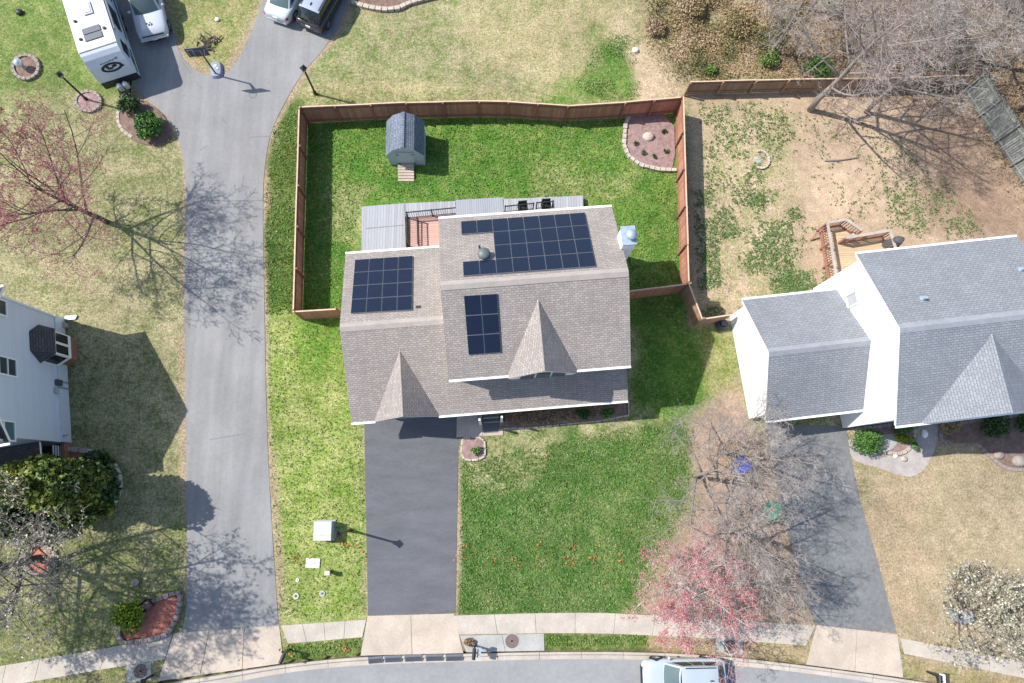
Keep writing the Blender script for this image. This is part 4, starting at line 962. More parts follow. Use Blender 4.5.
mb = MB(); mb.prism([tuple(wpt(s, d, 0))[:2] for s, d in ((ps + .02, -.18), (ps + .9, -.18), (ps + .9, .02), (ps + .02, .02))], 0, .7); mb.build('brick_base', 'brick_red', wh)

# ------------------------------------------------------------------ VEHICLES  (local: +x forward, z up, origin on the ground at the middle)
def loft_body(mb, st, ns=9, mi=0):
    """st rows: x, half width, z bottom, z shoulder, z top, crown"""
    rings = []
    for x, w, zb, zs, zt, cr in st:
        half = [(w * .86, zb), (w * .97, zb + .08), (w, zb + (zs - zb) * .45), (w * .995, zs - .06), (w * .96, zs), (w * .80, zt), (w * .45, zt + cr * .8), (0, zt + cr)]
        rings.append([(x, y, z) for y, z in half] + [(x, -y, z) for y, z in half[-2::-1]])
    n = len(rings[0]); o = len(mb.v)
    for r in rings: mb.v += r
    for i in range(len(rings) - 1):
        for j in range(n - 1): mb.f.append((o + i * n + j, o + (i + 1) * n + j, o + (i + 1) * n + j + 1, o + i * n + j + 1)); mb.m.append(mi)
        mb.f.append((o + i * n + n - 1, o + (i + 1) * n + n - 1, o + (i + 1) * n, o + i * n)); mb.m.append(mi)
    mb.f.append(tuple(o + j for j in range(n))); mb.m.append(mi); mb.f.append(tuple(o + (len(rings) - 1) * n + j for j in range(n - 1, -1, -1))); mb.m.append(mi)
def patch(a, b, c, d, nu=6, nv=6, bulge=(0, 0, 0), inset=0.0, off=(0, 0, 0)):
    """curved quad patch a-b (first row), d-c (last row)"""
    a, b, c, d = map(Vector, (a, b, c, d)); bl = Vector(bulge); of = Vector(off)
    f = lambda u, v: a * (1 - u) * (1 - v) + b * u * (1 - v) + c * u * v + d * (1 - u) * v + bl * (4 * u * (1 - u)) * (.35 + .65 * 4 * v * (1 - v)) ** .5 + of
    i = inset
    return lambda u, v: f(i + (1 - 2 * i) * u, i + (1 - 2 * i) * v)
def wheel(root, x, y, r=.33, w=.22):
    s = 1 if y > 0 else -1; mb = MB(); o = len(mb.v)
    prof = [(r * .62, -w / 2), (r * .93, -w / 2), (r, -w * .32), (r, w * .32), (r * .93, w / 2), (r * .62, w / 2)]; n = 24
    for a in range(n):
        t = 2 * PI * a / n
        for q, yy in prof: mb.v.append((x + q * math.cos(t), y + yy, r + q * math.sin(t)))
    k = len(prof)
    for a in range(n):
        b = (a + 1) % n
        for j in range(k): mb.f.append((o + a * k + j, o + b * k + j, o + b * k + (j + 1) % k, o + a * k + (j + 1) % k)); mb.m.append(0)
    wh_ = mb.build('wheel', 'tyre_rubber', root, smooth=True, local=True)
    mb = MB(); yo = y + s * w * .38
    mb.add([(x + r * .62 * math.cos(2 * PI * i / 20), yo - s * .05, r + r * .62 * math.sin(2 * PI * i / 20)) for i in range(20)], [tuple(range(20))])
    for i in range(5):
        t = 2 * PI * i / 5; mb.beam((x, yo, r), (x + r * .58 * math.cos(t), yo, r + r * .58 * math.sin(t)), .07, .03)
    for i in range(20):
        t, t2 = 2 * PI * i / 20, 2 * PI * (i + 1) / 20; mb.beam((x + r * .6 * math.cos(t), yo, r + r * .6 * math.sin(t)), (x + r * .6 * math.cos(t2), yo, r + r * .6 * math.sin(t2)), .04, .03)
    mb.build('rim', 'rim_metal', wh_, local=True)
def car(label, loc, rz, kind='suv', paint='white_paint', roofp=None, cat='car', L=4.6, W=1.84, Hh=1.65, group=None, name='parked_car', gl='dark_glass', ws='screen_glass'):
    root = thing(name, label, cat, loc, rz, group); w = W / 2; h = L / 2; roofp = roofp or paint
    belt = Hh * (.565 if kind != 'sedan' else .66)
    hood = belt - .08
    if kind == 'suv':
        st = [(-h, w * .80, .45, .75, .80, .0), (-h + .06, w * .90, .34, .95, 1.0, .01), (-h + .25, w * .97, .28, belt - .02, belt, .01), (-h + .9, w, .24, belt - .02, belt, .01), (0, w, .24, belt - .03, belt, .01),
              (h - 1.45, w, .24, belt - .06, belt, .02), (h - 1.05, w * .99, .25, hood - .06, hood + .02, .05), (h - .55, w * .97, .26, hood - .12, hood - .05, .05), (h - .22, w * .88, .28, hood - .20, hood - .13, .05), (h - .08, w * .74, .32, hood - .31, hood - .24, .05), (h, w * .54, .38, hood - .45, hood - .40, .02)]
        fb, fr_, rr, rb, wb, wt = h - 1.2, h - 1.98, -h + .62, -h + .13, w * .90, w * .74
    elif kind == 'sedan':
        st = [(-h, w * .76, .42, .72, .78, .0), (-h + .06, w * .86, .34, belt - .08, belt - .02, .0), (-h + .3, w * .94, .26, belt - .02, belt + .03, .02), (-h + .9, w, .22, belt - .03, belt + .02, .02), (0, w, .22, belt - .05, belt, .01),
              (h - 1.5, w, .22, belt - .08, belt - .02, .02), (h - 1.1, w * .99, .23, hood - .10, hood - .02, .05), (h - .5, w * .96, .25, hood - .18, hood - .1, .05), (h - .18, w * .86, .28, hood - .28, hood - .2, .03), (h, w * .66, .36, hood - .42, hood - .36, 0)]
        fb, fr_, rr, rb, wb, wt = h - 1.3, h - 2.05, -h + 1.35, -h + .72, w * .88, w * .68
    else:   # pickup
        st = [(-h, w * .94, .5, belt - .03, belt, .0), (-h + .1, w * .97, .4, belt - .02, belt, .0), (-h + 1.9, w, .34, belt - .02, belt, 0), (0, w, .34, belt - .02, belt, .0),
              (h - 1.75, w, .34, belt - .03, belt, .02), (h - 1.3, w, .34, belt - .05, belt + .03, .05), (h - .5, w * .98, .36, belt - .10, belt - .02, .05), (h - .14, w * .92, .4, belt - .2, belt - .13, .03), (h, w * .82, .5, belt - .34, belt - .28, 0)]
        fb, fr_, rr, rb, wb, wt = h - 1.55, h - 2.2, -h + 2.25, -h + 2.0, w * .90, w * .76
    mb = MB(); loft_body(mb, st); body = mb.build('body', paint, root, smooth=True, local=True)
    z0, z1 = belt - .01, Hh - .07
    # cabin shell: pillars and roof
    g = MB(); pat = {}
    pat['windscreen'] = ((fb, wb * .94, z0), (fb, -wb * .94, z0), (fr_, -wt, z1), (fr_, wt, z1), (.16, 0, .03))
    pat['rear_window'] = ((rb, -wb * .92, z0), (rb, wb * .92, z0), (rr, wt, z1), (rr, -wt, z1), (-.10, 0, .02))
    for s in (-1, 1):
        q = ((rb, s * wb * .92, z0), (fb, s * wb * .94, z0), (fr_, s * wt, z1), (rr, s * wt, z1))
        pat['side_window' + ('' if s < 0 else ' ')] = (q if s > 0 else (q[1], q[0], q[3], q[2])) + ((0, s * .05, 0),)
    for k_, v_ in pat.items(): g.grid(patch(*v_[:4], bulge=v_[4]), 8, 6)
    g.build('cabin', paint, root, smooth=True, local=True)
    for k_, v_ in pat.items():
        side = 'side' in k_; n_ = (Vector(v_[1]) - Vector(v_[0])).cross(Vector(v_[3]) - Vector(v_[0])).normalized(); cc = Vector(v_[0]) - Vector((0, 0, 1)); 
        if n_.dot((sum((Vector(q) for q in v_[:4]), Vector()) / 4) - Vector(((fb + rb) / 2, 0, z0))) < 0: n_ = -n_
        pf = patch(*v_[:4], bulge=v_[4], inset=.0, off=tuple(n_ * .012))
        if side:
            for u0, u1 in ((.10, .36), (.39, .63), (.66, .90)):
                q = MB(); q.grid(lambda u, v: pf(u0 + (u1 - u0) * u, .1 + .78 * v), 5, 5); q.build('side_window', gl, root, smooth=True, local=True)
        else:
            q = MB(); q.grid(lambda u, v: pf(.05 + .9 * u, .06 + .88 * v), 8, 6); q.build(k_.strip(), ws if k_ == 'windscreen' else gl, root, smooth=True, local=True)
    q = MB(); q.grid(lambda u, v: ((rr - .03) + (fr_ - rr + .06) * u, wt * 1.02 * (2 * v - 1), z1 + .005 + .075 * (1 - (2 * v - 1) ** 4) * (1 - abs(2 * u - 1) ** 5 * .7)), 12, 10); q.build('roof', roofp, root, smooth=True, local=True)
    if kind == 'suv':
        q = MB()
        for s in (-1, 1): q.beam((rr + .1, s * wt * .93, z1 + .085), (fr_ - .2, s * wt * .93, z1 + .085), .045, .05)
        q.build('roof_rail', 'black_plastic', root, local=True)
    q = MB(); q.blob((rr + .35, 0, z1 + .10), (.12, .035, .05)); q.build('aerial', 'black_plastic', root, local=True)
    for s in (-1, 1):
        q = MB(); q.blob((fb - .28, s * (w + .09), belt + .08), (.09, .12, .08), 8, 6, 0); q.build('mirror', paint, root, smooth=True, local=True)
        q = MB(); q.blob((h - .26, s * w * .74, hood - .22), (.22, .17, .07), 10, 6, 0); q.build('headlight', 'lamp_clear', root, smooth=True, local=True)
        q = MB(); q.blob((-h + .14, s * w * .80, belt - .16), (.13, .14, .12), 10, 6, 0); q.build('tail_light', 'tail_red', root, smooth=True, local=True)
        for x in (h - .88, -h + .88): wheel(root, x, s * (w - .09), .34 if kind == 'sedan' else .37)
    q = MB(); q.box((h - .055, 0, .5), (.1, W * .56, .16)); q.box((h - .06, 0, .36), (.1, W * .6, .08)); q.build('grille', 'black_plastic', root, local=True)
    q = MB(); q.box((-h + .05, 0, .40), (.12, W * .74, .14)); q.build('bumper', 'black_plastic' if kind != 'sedan' else paint, root, local=True)
    q = MB(); q.box((-h - .005, 0, .74), (.06, .32, .15)); q.build('licence_plate', 'plate_white', root, local=True)
    if kind == 'pickup':
        q = MB(); q.box((-h + 1.0, 0, belt + .01), (1.75, W * .84, .03)); q.build('bed_cover', 'black_plastic', root, local=True)
        q = MB(); q.box((h + .03, 0, .62), (.1, W * .9, .12)); q.build('bumper', 'pale_paint', root, local=True)
        q = MB(); q.box((h + .085, 0, .62), (.02, .32, .15)); q.build('licence_plate', 'plate_white', root, local=True)
        q = MB()
        for a, b in ((-.14, -.02), (-.02, .05), (.06, -.04), (.13, .05)): q.blob((h - .72 + b * 1.6, a, belt + .035), (.10, .07, .02), 8, 4, .25)
        q.build('hood_badge', 'black_plastic', root, local=True)
        q = MB(); q.box((h - .045, 0, belt - .24), (.05, W * .7, .14)); q.build('grille_bar', 'dark_glass', root, local=True)
    return root
R = math.radians
# street car: nose points left, only its kerb side half is in the picture
fp = P(639.5, 671, .5); c = P(682.5, 674, .4)
car('silvery white car parked on the street below the red budding tree', (c.x, c.y - .1, -.12), R(180.5), 'suv', 'silver_paint', L=4.5, W=1.84, Hh=1.55, ws='screen_glass')
d = Vector((math.cos(R(-74)), math.sin(R(-74)), 0)); nose = P(157.5, 42, .3)
c = nose - d * 2.85; car('white pickup truck parked nose down beside the camper', (c.x, c.y, .013), R(-74), 'pickup', 'white_paint', L=5.6, W=1.95, Hh=1.85, cat='pickup truck', name='pickup_truck')
d = Vector((math.cos(R(70)), math.sin(R(70)), 0)); c = P(277.5, 22.5, .3) + d * 2.3; car('white sedan seen from behind next to a black car at the top', (c.x, c.y, .013), R(70), 'sedan', 'pale_paint', L=4.6, W=1.8, Hh=1.45, gl='screen_glass')
d = Vector((math.cos(R(66)), math.sin(R(66)), 0)); c = P(310, 31, .3) + d * 2.35; car('black car with slate roof parked right of the white sedan', (c.x, c.y, .013), R(66), 'suv', 'black_paint', 'roof_slate', L=4.7, W=1.86, Hh=1.72)

# ---- camper trailer
hd = R(-68.5); fx = Vector((math.cos(hd), math.sin(hd), 0)); fl_ = (P(80, 53, 3.1) + P(115, 42, 3.1)) / 2; c = Vector((fl_.x, fl_.y, 0)) - fx * 3.2
cm = thing('camper_trailer', 'white camper trailer with dark oval emblem on its sloping nose', 'camper', (c.x, c.y, .013), hd)
CW = 2.22; hw = CW / 2; zt = 3.08; prof = [(-4.0, .62), (-4.0, zt), (3.2, zt), (3.42, zt - .10), (3.62, zt - .32), (3.86, zt - .75), (4.02, zt - 1.3), (4.06, 1.15)]
mb = MB()
for y, s in ((hw, 1), (-hw, -1)):
    pts = [(x, y, z) for x, z in prof] + [(3.95, y, .62)]; mb.poly(pts if s < 0 else pts[::-1], 0)
mb.poly([(-4, -hw, .62), (-4, hw, .62), (3.95, hw, .62), (3.95, -hw, .62)][::-1], 0); mb.poly([(-4, hw, .62), (-4, -hw, .62), (-4, -hw, zt), (-4, hw, zt)][::-1], 0)
mb.build('body', 'camper_side', cm, local=True)
mb = MB(); mb.box((-.4, 0, zt - .02), (7.25, CW + .06, .08)); mb.build('roof', 'camper_white', cm, local=True)
mb = MB()
for (xa, za), (xb, zb) in zip(prof[2:-1], prof[3:]): mb.poly([(xa, -hw - .015, za + .015), (xb, -hw - .015, zb), (xb + .01, hw + .015, zb), (xa, hw + .015, za + .015)])
nose_o = mb.build('nose_cap', 'camper_nose', cm, local=True)
mb = MB(); mb.beam((3.2, -hw, zt + .03), (3.2, hw, zt + .03), .06, .03); mb.build('trim_strip', 'rail_pale', cm, local=True)
mb = MB(); mb.box((4.05, 0, .9), (.08, CW + .02, .58)); mb.build('lower_nose', 'black_plastic', cm, local=True)
# emblem: oval ring, pale shape inside, small script line above
def nz(x): 
    for (xa, za), (xb, zb) in zip(prof[2:-1], prof[3:]):
        if xa <= x <= xb: return za + (zb - za) * (x - xa) / (xb - xa)
    return zt
def nose_pt(s, y, o=.02):     # s = distance from the roof edge along the cap
    acc = 0
    for (xa, za), (xb, zb) in zip(prof[2:-1], prof[3:]):
        L = math.hypot(xb - xa, zb - za)
        if s <= acc + L: t = (s - acc) / L; n_ = ((za - zb) / L, (xb - xa) / L); return (xa + (xb - xa) * t + n_[0] * o, y, za + (zb - za) * t + n_[1] * o)
        acc += L
    return (prof[-1][0] + o, y, prof[-1][1])
mb = MB(); N_ = 36
ring = lambda a, b, t: (1.28 + b * math.sin(t) , .12 + a * math.cos(t))
for i in range(N_):
    t, t2 = 2 * PI * i / N_, 2 * PI * (i + 1) / N_
    mb.poly([nose_pt(*ring(.64, .31, t)), nose_pt(*ring(.64, .31, t2)), nose_pt(*ring(.46, .18, t2)), nose_pt(*ring(.46, .18, t))])
for a, b, w_, h_ in ((.30, 1.22, .16, .09), (.02, 1.33, .20, .07), (-.12, 1.20, .10, .10), (.72, 1.36, .10, .08), (.62, 1.20, .06, .06)):
    mb.poly([nose_pt(b + h_ * math.sin(t), a + w_ * math.cos(t), .024) for t in np.linspace(0, 2 * PI, 10)[:-1]])
mb.build('emblem', 'black_plastic', cm, local=True)
mb = MB()
for i, (y, wd) in enumerate(((.72, .17), (.52, .13), (.36, .11), (.22, .10), (.08, .09), (-.06, .1), (-.22, .12))):
    yy = y - .1; s_ = .84 + .012 * i + .02 * (i % 2)
    mb.poly([nose_pt(s_ + .03, yy - wd / 2), nose_pt(s_ + .03, yy + wd / 2), nose_pt(s_ - .03 - (.05 if i == 0 else 0), yy + wd / 2), nose_pt(s_ - .03, yy - wd / 2)])
mb.build('lettering', 'grey_plastic', cm, local=True)
for x, y, sx, sy, m in ((.9, -.15, .95, .42, 'f'),):
    f = MB(); f.box((.55, .15, zt + .05), (.78, .50, .06)); pass
for x in (1.95, 2.42):
    f = MB(); f.box((x, -.02, zt + .07), (.40, 1.05, .05)); f.build('solar_panel', 'black_metal_panel', cm, local=True)
f = MB(); f.box((.45, .12, zt + .06), (.85, .52, .10)); hv = f.build('roof_hatch', 'grey_metal', cm, local=True); f = MB(); f.box((.45, .12, zt + .12), (.62, .34, .04)); f.build('lid', 'camper_white', hv, local=True)
for x, y in ((1.05, -.78), (2.35, -.78), (2.1, .72), (.2, .2)):
    f = MB(); f.lathe((x, y, zt), [(.10, 0), (.10, .09), (.06, .12)], 10); f.build('roof_vent', 'vent_dark', cm, local=True)
f = MB(); f.box((-1.1, .15, zt + .13), (.95, .75, .26)); f.build('air_conditioner', 'vent_dark', cm, local=True)
# right side (driver sees it facing the pickup): windows, dark stripes, awning tube
for x0, x1, z0, z1, m in ((2.35, 3.25, 1.55, 2.25, 'dark_glass'), (-.2, 1.3, 1.5, 2.35, 'dark_glass'), (-2.6, -1.0, 1.5, 2.3, 'dark_glass')):
    f = MB(); f.box(((x0 + x1) / 2, hw + .012, (z0 + z1) / 2), (x1 - x0, .03, z1 - z0)); f.build('window', m, cm, local=True)
f = MB()
for a, b in (((-3.9, 2.5), (.6, 2.45)), ((.6, 2.45), (1.6, 1.75)), ((1.6, 1.75), (3.4, 1.05)), ((-3.9, 1.1), (3.9, .95))): f.beam((a[0], hw + .016, a[1]), (b[0], hw + .016, b[1]), .02, .12)
f.build('stripe', 'black_plastic', cm, local=True)
f = MB(); f.tube([(-3.2, hw + .09, zt - .14), (2.2, hw + .09, zt - .14)], .08, 8); f.build('awning_roll', 'grey_metal', cm, local=True)
f = MB(); f.box((1.85, hw + .015, 1.75), (.66, .03, 1.85)); f.build('door', 'camper_nose', cm, local=True)
for s in (-1, 1):
    for x in (-1.1, -.2): wheel(cm, x, s * (hw - .16), .36, .22)
f = MB(); f.beam((3.9, .5, .55), (5.1, 0, .5), .09, .1); f.beam((3.9, -.5, .55), (5.1, 0, .5), .09, .1); f.box((5.2, 0, .52), (.3, .14, .14)); f.tube([(4.85, 0, .1), (4.85, 0, 1.0)], .05, 8); f.build('hitch', 'black_metal', cm, local=True)
for s in (-1, 1): f = MB(); f.lathe((4.42, s * .18, .6), [(.16, 0), (.17, .1), (.17, .4), (.12, .5), (.05, .54)], 14); f.build('propane_tank', 'pale_paint', cm, smooth=True, local=True)

# ------------------------------------------------------------------ STREET FURNITURE
def lamp_post(h):
    r = thing('lamp_post', 'x', 'lamp', (0, 0, 0), group='black garden lamp posts')
    mb = MB(); mb.lathe((0, 0, 0), [(.11, 0), (.11, .25), (.065, .4), (.06, h - .45), (.06, h - .42), (.03, h - .38)], 10); mb.build('post', 'black_metal', r, smooth=True, local=True)
    mb = MB()
    for i in range(4): a = PI / 4 + i * PI / 2; mb.beam((.10 * math.cos(a), .10 * math.sin(a), h - .4), (.15 * math.cos(a), .15 * math.sin(a), h - .1), .025, .025)
    mb.lathe((0, 0, 0), [(.24, h - .1), (.23, h - .06), (.10, h + .06), (.03, h + .12)], 4); ln = mb.build('lantern', 'black_metal', r, local=True)
    mb = MB(); mb.lathe((0, 0, 0), [(.09, h - .39), (.135, h - .11)], 4); mb.build('lamp_glass', 'frost_grey', ln, local=True)
    return r
l0 = lamp_post(2.95)
for i, (px, py, s, lab) in enumerate(((87.6, 100.5, 1.0, 'black lamp post rising from a round mulch bed near the camper'), (315.5, 94, .98, 'black lamp post in the grass by the lane above the brown fence corner'), (350.5, 530.3, 1.14, 'black lamp post beside the pale green utility box on the bright lawn'))):
    o = l0 if i == 0 else copy_tree(l0); c = P(px, py); o.location = (c.x, c.y, 0); o.scale = (1, 1, s); o['label'] = lab
# basketball hoop
c = P(217, 75.5); hp = thing('basketball_hoop', 'portable basketball hoop with dark blue backboard at the fork of the lane', 'basketball hoop', (c.x, c.y, 0))
bd = Vector((-.22, -.98, 0)); bd = Vector((.13, -.99, 0)).normalized(); sdv = Vector((-bd.y, bd.x, 0))
mb = MB(); mb.tube([(0, 0, .2), (0, 0, 2.6), tuple(bd * .3 + Vector((0, 0, 2.9)))], .05, 8); mb.build('pole', 'black_metal', hp, local=True)
mb = MB(); mb.beam(tuple(-bd * .05 + Vector((0, 0, 2.5))), tuple(bd * .34 + Vector((0, 0, 2.75))), .06, .06); mb.build('brace', 'black_metal', hp, local=True)
bc = bd * .42 + Vector((0, 0, 3.0)); up = Vector((0, 0, 1)); tl = (up * .94 - bd * .0).normalized()
mb = MB(); q = [bc + sdv * s * .62 + tl * t * .38 for s, t in ((-1, -1), (1, -1), (1, 1), (-1, 1))]
mb.add(q + [p - bd * .05 for p in q], [(0, 1, 2, 3), (7, 6, 5, 4), (0, 4, 5, 1), (1, 5, 6, 2), (2, 6, 7, 3), (3, 7, 4, 0)]); bb = mb.build('backboard', 'board_blue', hp, local=True)
mb = MB(); 
for sg in (1, -1):
    o_ = bd * (.012 if sg > 0 else -.062)
    for s0, t0, s1, t1 in ((-.5, -.3, -.5, .3), (-.5, .3, -.12, .3), (-.5, -.3, -.12, -.3), (-.22, -.22, -.22, .18), (-.22, .18, .22, .18), (.22, .18, .22, -.22), (.32, -.3, .5, .28)):
        mb.beam(bc + o_ + sdv * s0 + tl * t0, bc + o_ + sdv * s1 + tl * t1, .035, .012)
mb.build('marking', 'frost_grey', bb, local=True)
rc = bc + bd * .3 - tl * .28; mb = MB(); mb.tube([rc + Vector((.23 * math.cos(t), .23 * math.sin(t), 0)) for t in np.linspace(0, 2 * PI, 20)], .012, 5); mb.build('rim', 'orange_rim', hp, local=True)
mb = MB(); bo = -bd * .35
mb.grid(lambda u, v: tuple(bo + bd * ((.62 - .10 * u) * math.copysign(abs(math.cos(2 * PI * v)) ** .6, math.cos(2 * PI * v))) + sdv * ((.42 - .1 * u) * math.copysign(abs(math.sin(2 * PI * v)) ** .6, math.sin(2 * PI * v))) + up * (.22 * u)), 4, 28)
mb.grid(lambda u, v: tuple(bo + bd * (.52 * (1 - u) * math.copysign(abs(math.cos(2 * PI * v)) ** .6, math.cos(2 * PI * v))) + sdv * (.32 * (1 - u) * math.copysign(abs(math.sin(2 * PI * v)) ** .6, math.sin(2 * PI * v))) + up * (.22 + .03 * u)), 3, 28)
bs = mb.build('base', 'base_grey', hp, smooth=True, local=True)
mb = MB(); mb.lathe(tuple(bo - bd * .2 + up * .24), [(.13, 0), (.12, .02)], 14); mb.build('cap', 'frost_grey', bs, local=True)
mb = MB(); mb.lathe(tuple(bo - bd * .0 + sdv * .13 + up * .24), [(.1, 0), (.09, .02)], 14); mb.build('cap', 'frost_grey', bs, local=True)
# mailboxes
def mailbox(px, py, rz, label, m='black_metal', extra=None):
    c = P(px, py); r = thing('mailbox', label, 'mailbox', (c.x, c.y, 0), R(rz), 'mailboxes at the kerb')
    mb = MB(); mb.box((0, 0, .5), (.1, .1, 1.0)); mb.beam((0, 0, .78), (.42, 0, 1.0), .06, .06); mb.build('post', 'black_metal' if m != 'white_trim' else 'black_metal', r, local=True)
    mb = MB(); n = 9; prof = [(-.10, 0), (.10, 0)] + [(.10 * math.cos(t), .13 + .10 * math.sin(t)) for t in np.linspace(0, PI, n)]
    A = [(-.08, y, 1.0 + z) for y, z in prof]; B = [(.46, y, 1.0 + z) for y, z in prof]; k = len(prof)
    mb.add(A + B, [tuple(range(k - 1, -1, -1)), tuple(range(k, 2 * k))] + [(i, (i + 1) % k, k + (i + 1) % k, k + i) for i in range(k)]); bx = mb.build('box', m, r, local=True)
    mb = MB(); mb.box((.2, .115, 1.16), (.04, .015, .14)); mb.build('flag', 'tail_red', bx, local=True)
    if extra: mb = MB(); mb.box((.12, .26, .92), (.5, .2, .2)); mb.build('paper_box', extra, r, local=True)
    return r
mailbox(290, 649.5, -110, 'black mailbox at the corner of the grassy verge by the lane mouth')
mailbox(475, 645.5, -95, 'black mailbox beside a small patch of orange flowers by the grey pad', extra='galvanised')
mailbox(153, 675, -80, 'black mailbox beside the manhole cover near the red mulch corner bed')
mailbox(927, 671.5, -95, 'mailbox with white newspaper box on the verge near the white flowering tree', extra='white_trim')
# rubber kerb ramps in front of the driveway
ka = [(368, 657, 382.5, 655.8), (384.5, 655.6, 401.5, 654.9), (404.5, 654.9, 422.3, 654.1), (425.5, 654.3, 443, 653.9), (445.5, 654.3, 462.6, 653.8)]
nm = ('leftmost', 'second from left', 'middle', 'second from right', 'rightmost')
for i, (x0, y0, x1, y1) in enumerate(ka):
    a, b, c_, d_ = P(x0, y0), P(x1, y1), P(x1 + .3, y1 + 7.4), P(x0 + .3, y0 + 7.4); base = (a + c_) / 2
    r = thing('kerb_ramp', 'black rubber kerb ramp below the driveway apron, %s of five' % nm[i], 'kerb ramp', (base.x, base.y, -.11), group='rubber kerb ramps at the driveway')
    mb = MB(); T = [Vector((p.x, p.y, z)) - Vector((base.x, base.y, -.11)) for p, z in ((a, .05), (b, .05), (b.lerp(c_, .25), .05), (a.lerp(d_, .25), .05), (c_, -.085), (d_, -.085))]; G = [Vector((p.x, p.y, -.0)) for p in T]
    mb.add(T + G, [(3, 2, 1, 0), (5, 4, 2, 3), (0, 1, 7, 6), (1, 2, 8, 7), (2, 4, 10, 8), (4, 5, 11, 10), (5, 3, 9, 11), (3, 0, 6, 9)]); bd_ = mb.build('body', 'slate_rubber', r, local=True)
    mb = MB()
    for j in range(1, 5):
        t = j / 5; p, q = T[3].lerp(T[5], t), T[2].lerp(T[4], t); mb.beam(p + Vector((.05, 0, .006)), q + Vector((-.05, 0, .006)), .03, .015)
    mb.build('tread', 'black_plastic', bd_, local=True)
# utility boxes on the bright lawn
c = P(326, 530); ut = thing('utility_box', 'pale green utility cabinet beside the black lamp post', 'utility box', (c.x, c.y, 0))
mb = MB(); mb.box((0, 0, .04), (1.06, 1.12, .08)); mb.build('pad', 'concrete_grey', ut, local=True)
mb = MB(); mb.box((0, 0, .42), (.92, .98, .74)); mb.build('cabinet', 'utility_green', ut, local=True)
mb = MB(); mb.box((0, .15, .815), (.97, .73, .05)); mb.box((0, -.37, .80), (.97, .29, .03)); mb.build('lid', 'utility_lid', ut, local=True)
c = P(313, 563); pd = thing('access_cover', 'flat white concrete access cover in the bright lawn', 'access cover', (c.x, c.y, 0)); mb = MB(); mb.box((0, 0, .03), (.78, .52, .07), -.05); mb.build('slab', 'cover_white', pd, local=True); mb = MB(); mb.box((.1, 0, .068), (.2, .06, .012)); mb.build('handle', 'grey_metal', pd, local=True)
c = P(330, 571.5); pd = thing('cable_pedestal', 'small white cable pedestal standing in the bright lawn', 'pedestal', (c.x, c.y, 0)); mb = MB(); mb.box((0, 0, .3), (.22, .18, .6)); mb.build('post', 'grey_plastic', pd, local=True); mb = MB(); mb.box((0, 0, .62), (.27, .23, .12)); mb.build('cap', 'cover_white', pd, local=True)
for px, py, r_, m, lab in ((322.5, 593.5, .15, 'frost_grey', 'round pale valve cover in the bright lawn near the driveway'), (296, 596, .17, 'utility_green', 'round greenish valve cover half hidden in the bright lawn'), (297.5, 580, .09, 'white_trim', 'tiny white cleanout cap in the bright lawn')):
    c = P(px, py); vc = thing('valve_cover', lab, 'valve cover', (c.x, c.y, 0), group='small covers in the lawn'); mb = MB(); mb.lathe((0, 0, 0), [(r_, -.02), (r_, .05), (r_ * .75, .055), (r_ * .7, .04), (0, .04)], 18); mb.build('rim', m, vc, local=True); mb = MB(); mb.lathe((0, 0, .04), [(r_ * .45, 0), (r_ * .4, .02)], 12); mb.build('lid', 'grey_plastic', vc, local=True)

# ------------------------------------------------------------------ PLANTING BEDS
def stone_ring(parent, pts, size, m, h=.18, closed=True, name='edging', wf=1.0):
    pts = [Vector(p) for p in pts]; 
    if closed: pts = pts + [pts[0]]
    mb = MB(); L = sum((b - a).length for a, b in zip(pts[:-1], pts[1:])); n = max(3, int(L / size))
    for i in range(n):
        p, q = at_len(pts, (i + .06) / n), at_len(pts, (i + .94) / n); w = size * random.uniform(.55, .75) * wf
        mb.beam(Vector((p.x, p.y, h / 2)), Vector((q.x, q.y, h / 2)), w, h * random.uniform(.85, 1.1))
    return mb.build(name, m, parent)
def bed(label, pts, mulch, edge=None, esize=.3, eh=.16, hgt=.08, closed=True, ring=None, k=1, wf=1.0):
    w = PP(pts); w = smooth_line(w + [w[0]], k)[:-1] if k else w; c = sum(w, Vector()) / len(w)
    r = thing('garden_bed', label, 'garden bed', (c.x, c.y, 0)); mb = MB()
    n = len(w); lev = [(1.0, .0), (.97, hgt), (.6, hgt + .04), (.25, hgt + .05)]
    rows = [[c + (p - c) * s + Vector((random.uniform(-.02, .02), random.uniform(-.02, .02), z - c.z)) for p in w] for s, z in lev]
    for a, b in zip(rows[:-1], rows[1:]):
        for i in range(n): mb.poly([a[i], a[(i + 1) % n], b[(i + 1) % n], b[i]])
    mb.poly(rows[-1]); mb.build('mulch', mulch, r, smooth=False)
    if edge: stone_ring(r, ring and PP(ring) or w, esize, edge, eh, closed, wf=wf)
    return r
def rock(px, py, r, label, m='rock', cat='rock', name='rock'):
    c = P(px, py); mb = MB(); mb.blob((c.x, c.y, r * .4), (r, r * .85, r * .6), 12, 7, .1); return tag(mb.build(name, m, smooth=True), label, cat)
circ = lambda px, py, rx, ry, n=16: [(px + rx * math.cos(2 * PI * i / n), py + ry * math.sin(2 * PI * i / n)) for i in range(n)]
bed('round mulch bed with a stone ring around a silver gazing ball', circ(27, 68, 13, 12), 'brown_mulch', 'brick_edge', .3, .2, k=0)
c = P(25.5, 69); gb = thing('gazing_ball', 'pale silver gazing ball on a pedestal in a round bed', 'garden ornament', (c.x, c.y, 0)); mb = MB(); mb.lathe((0, 0, 0), [(.2, .0), (.16, .15), (.1, .3), (.14, .45)], 12); mb.build('pedestal', 'stone_edge', gb, local=True); mb = MB(); mb.blob((0, 0, .66), .27, 18, 10, 0); mb.build('ball', 'ball_chrome', gb, smooth=True, local=True)
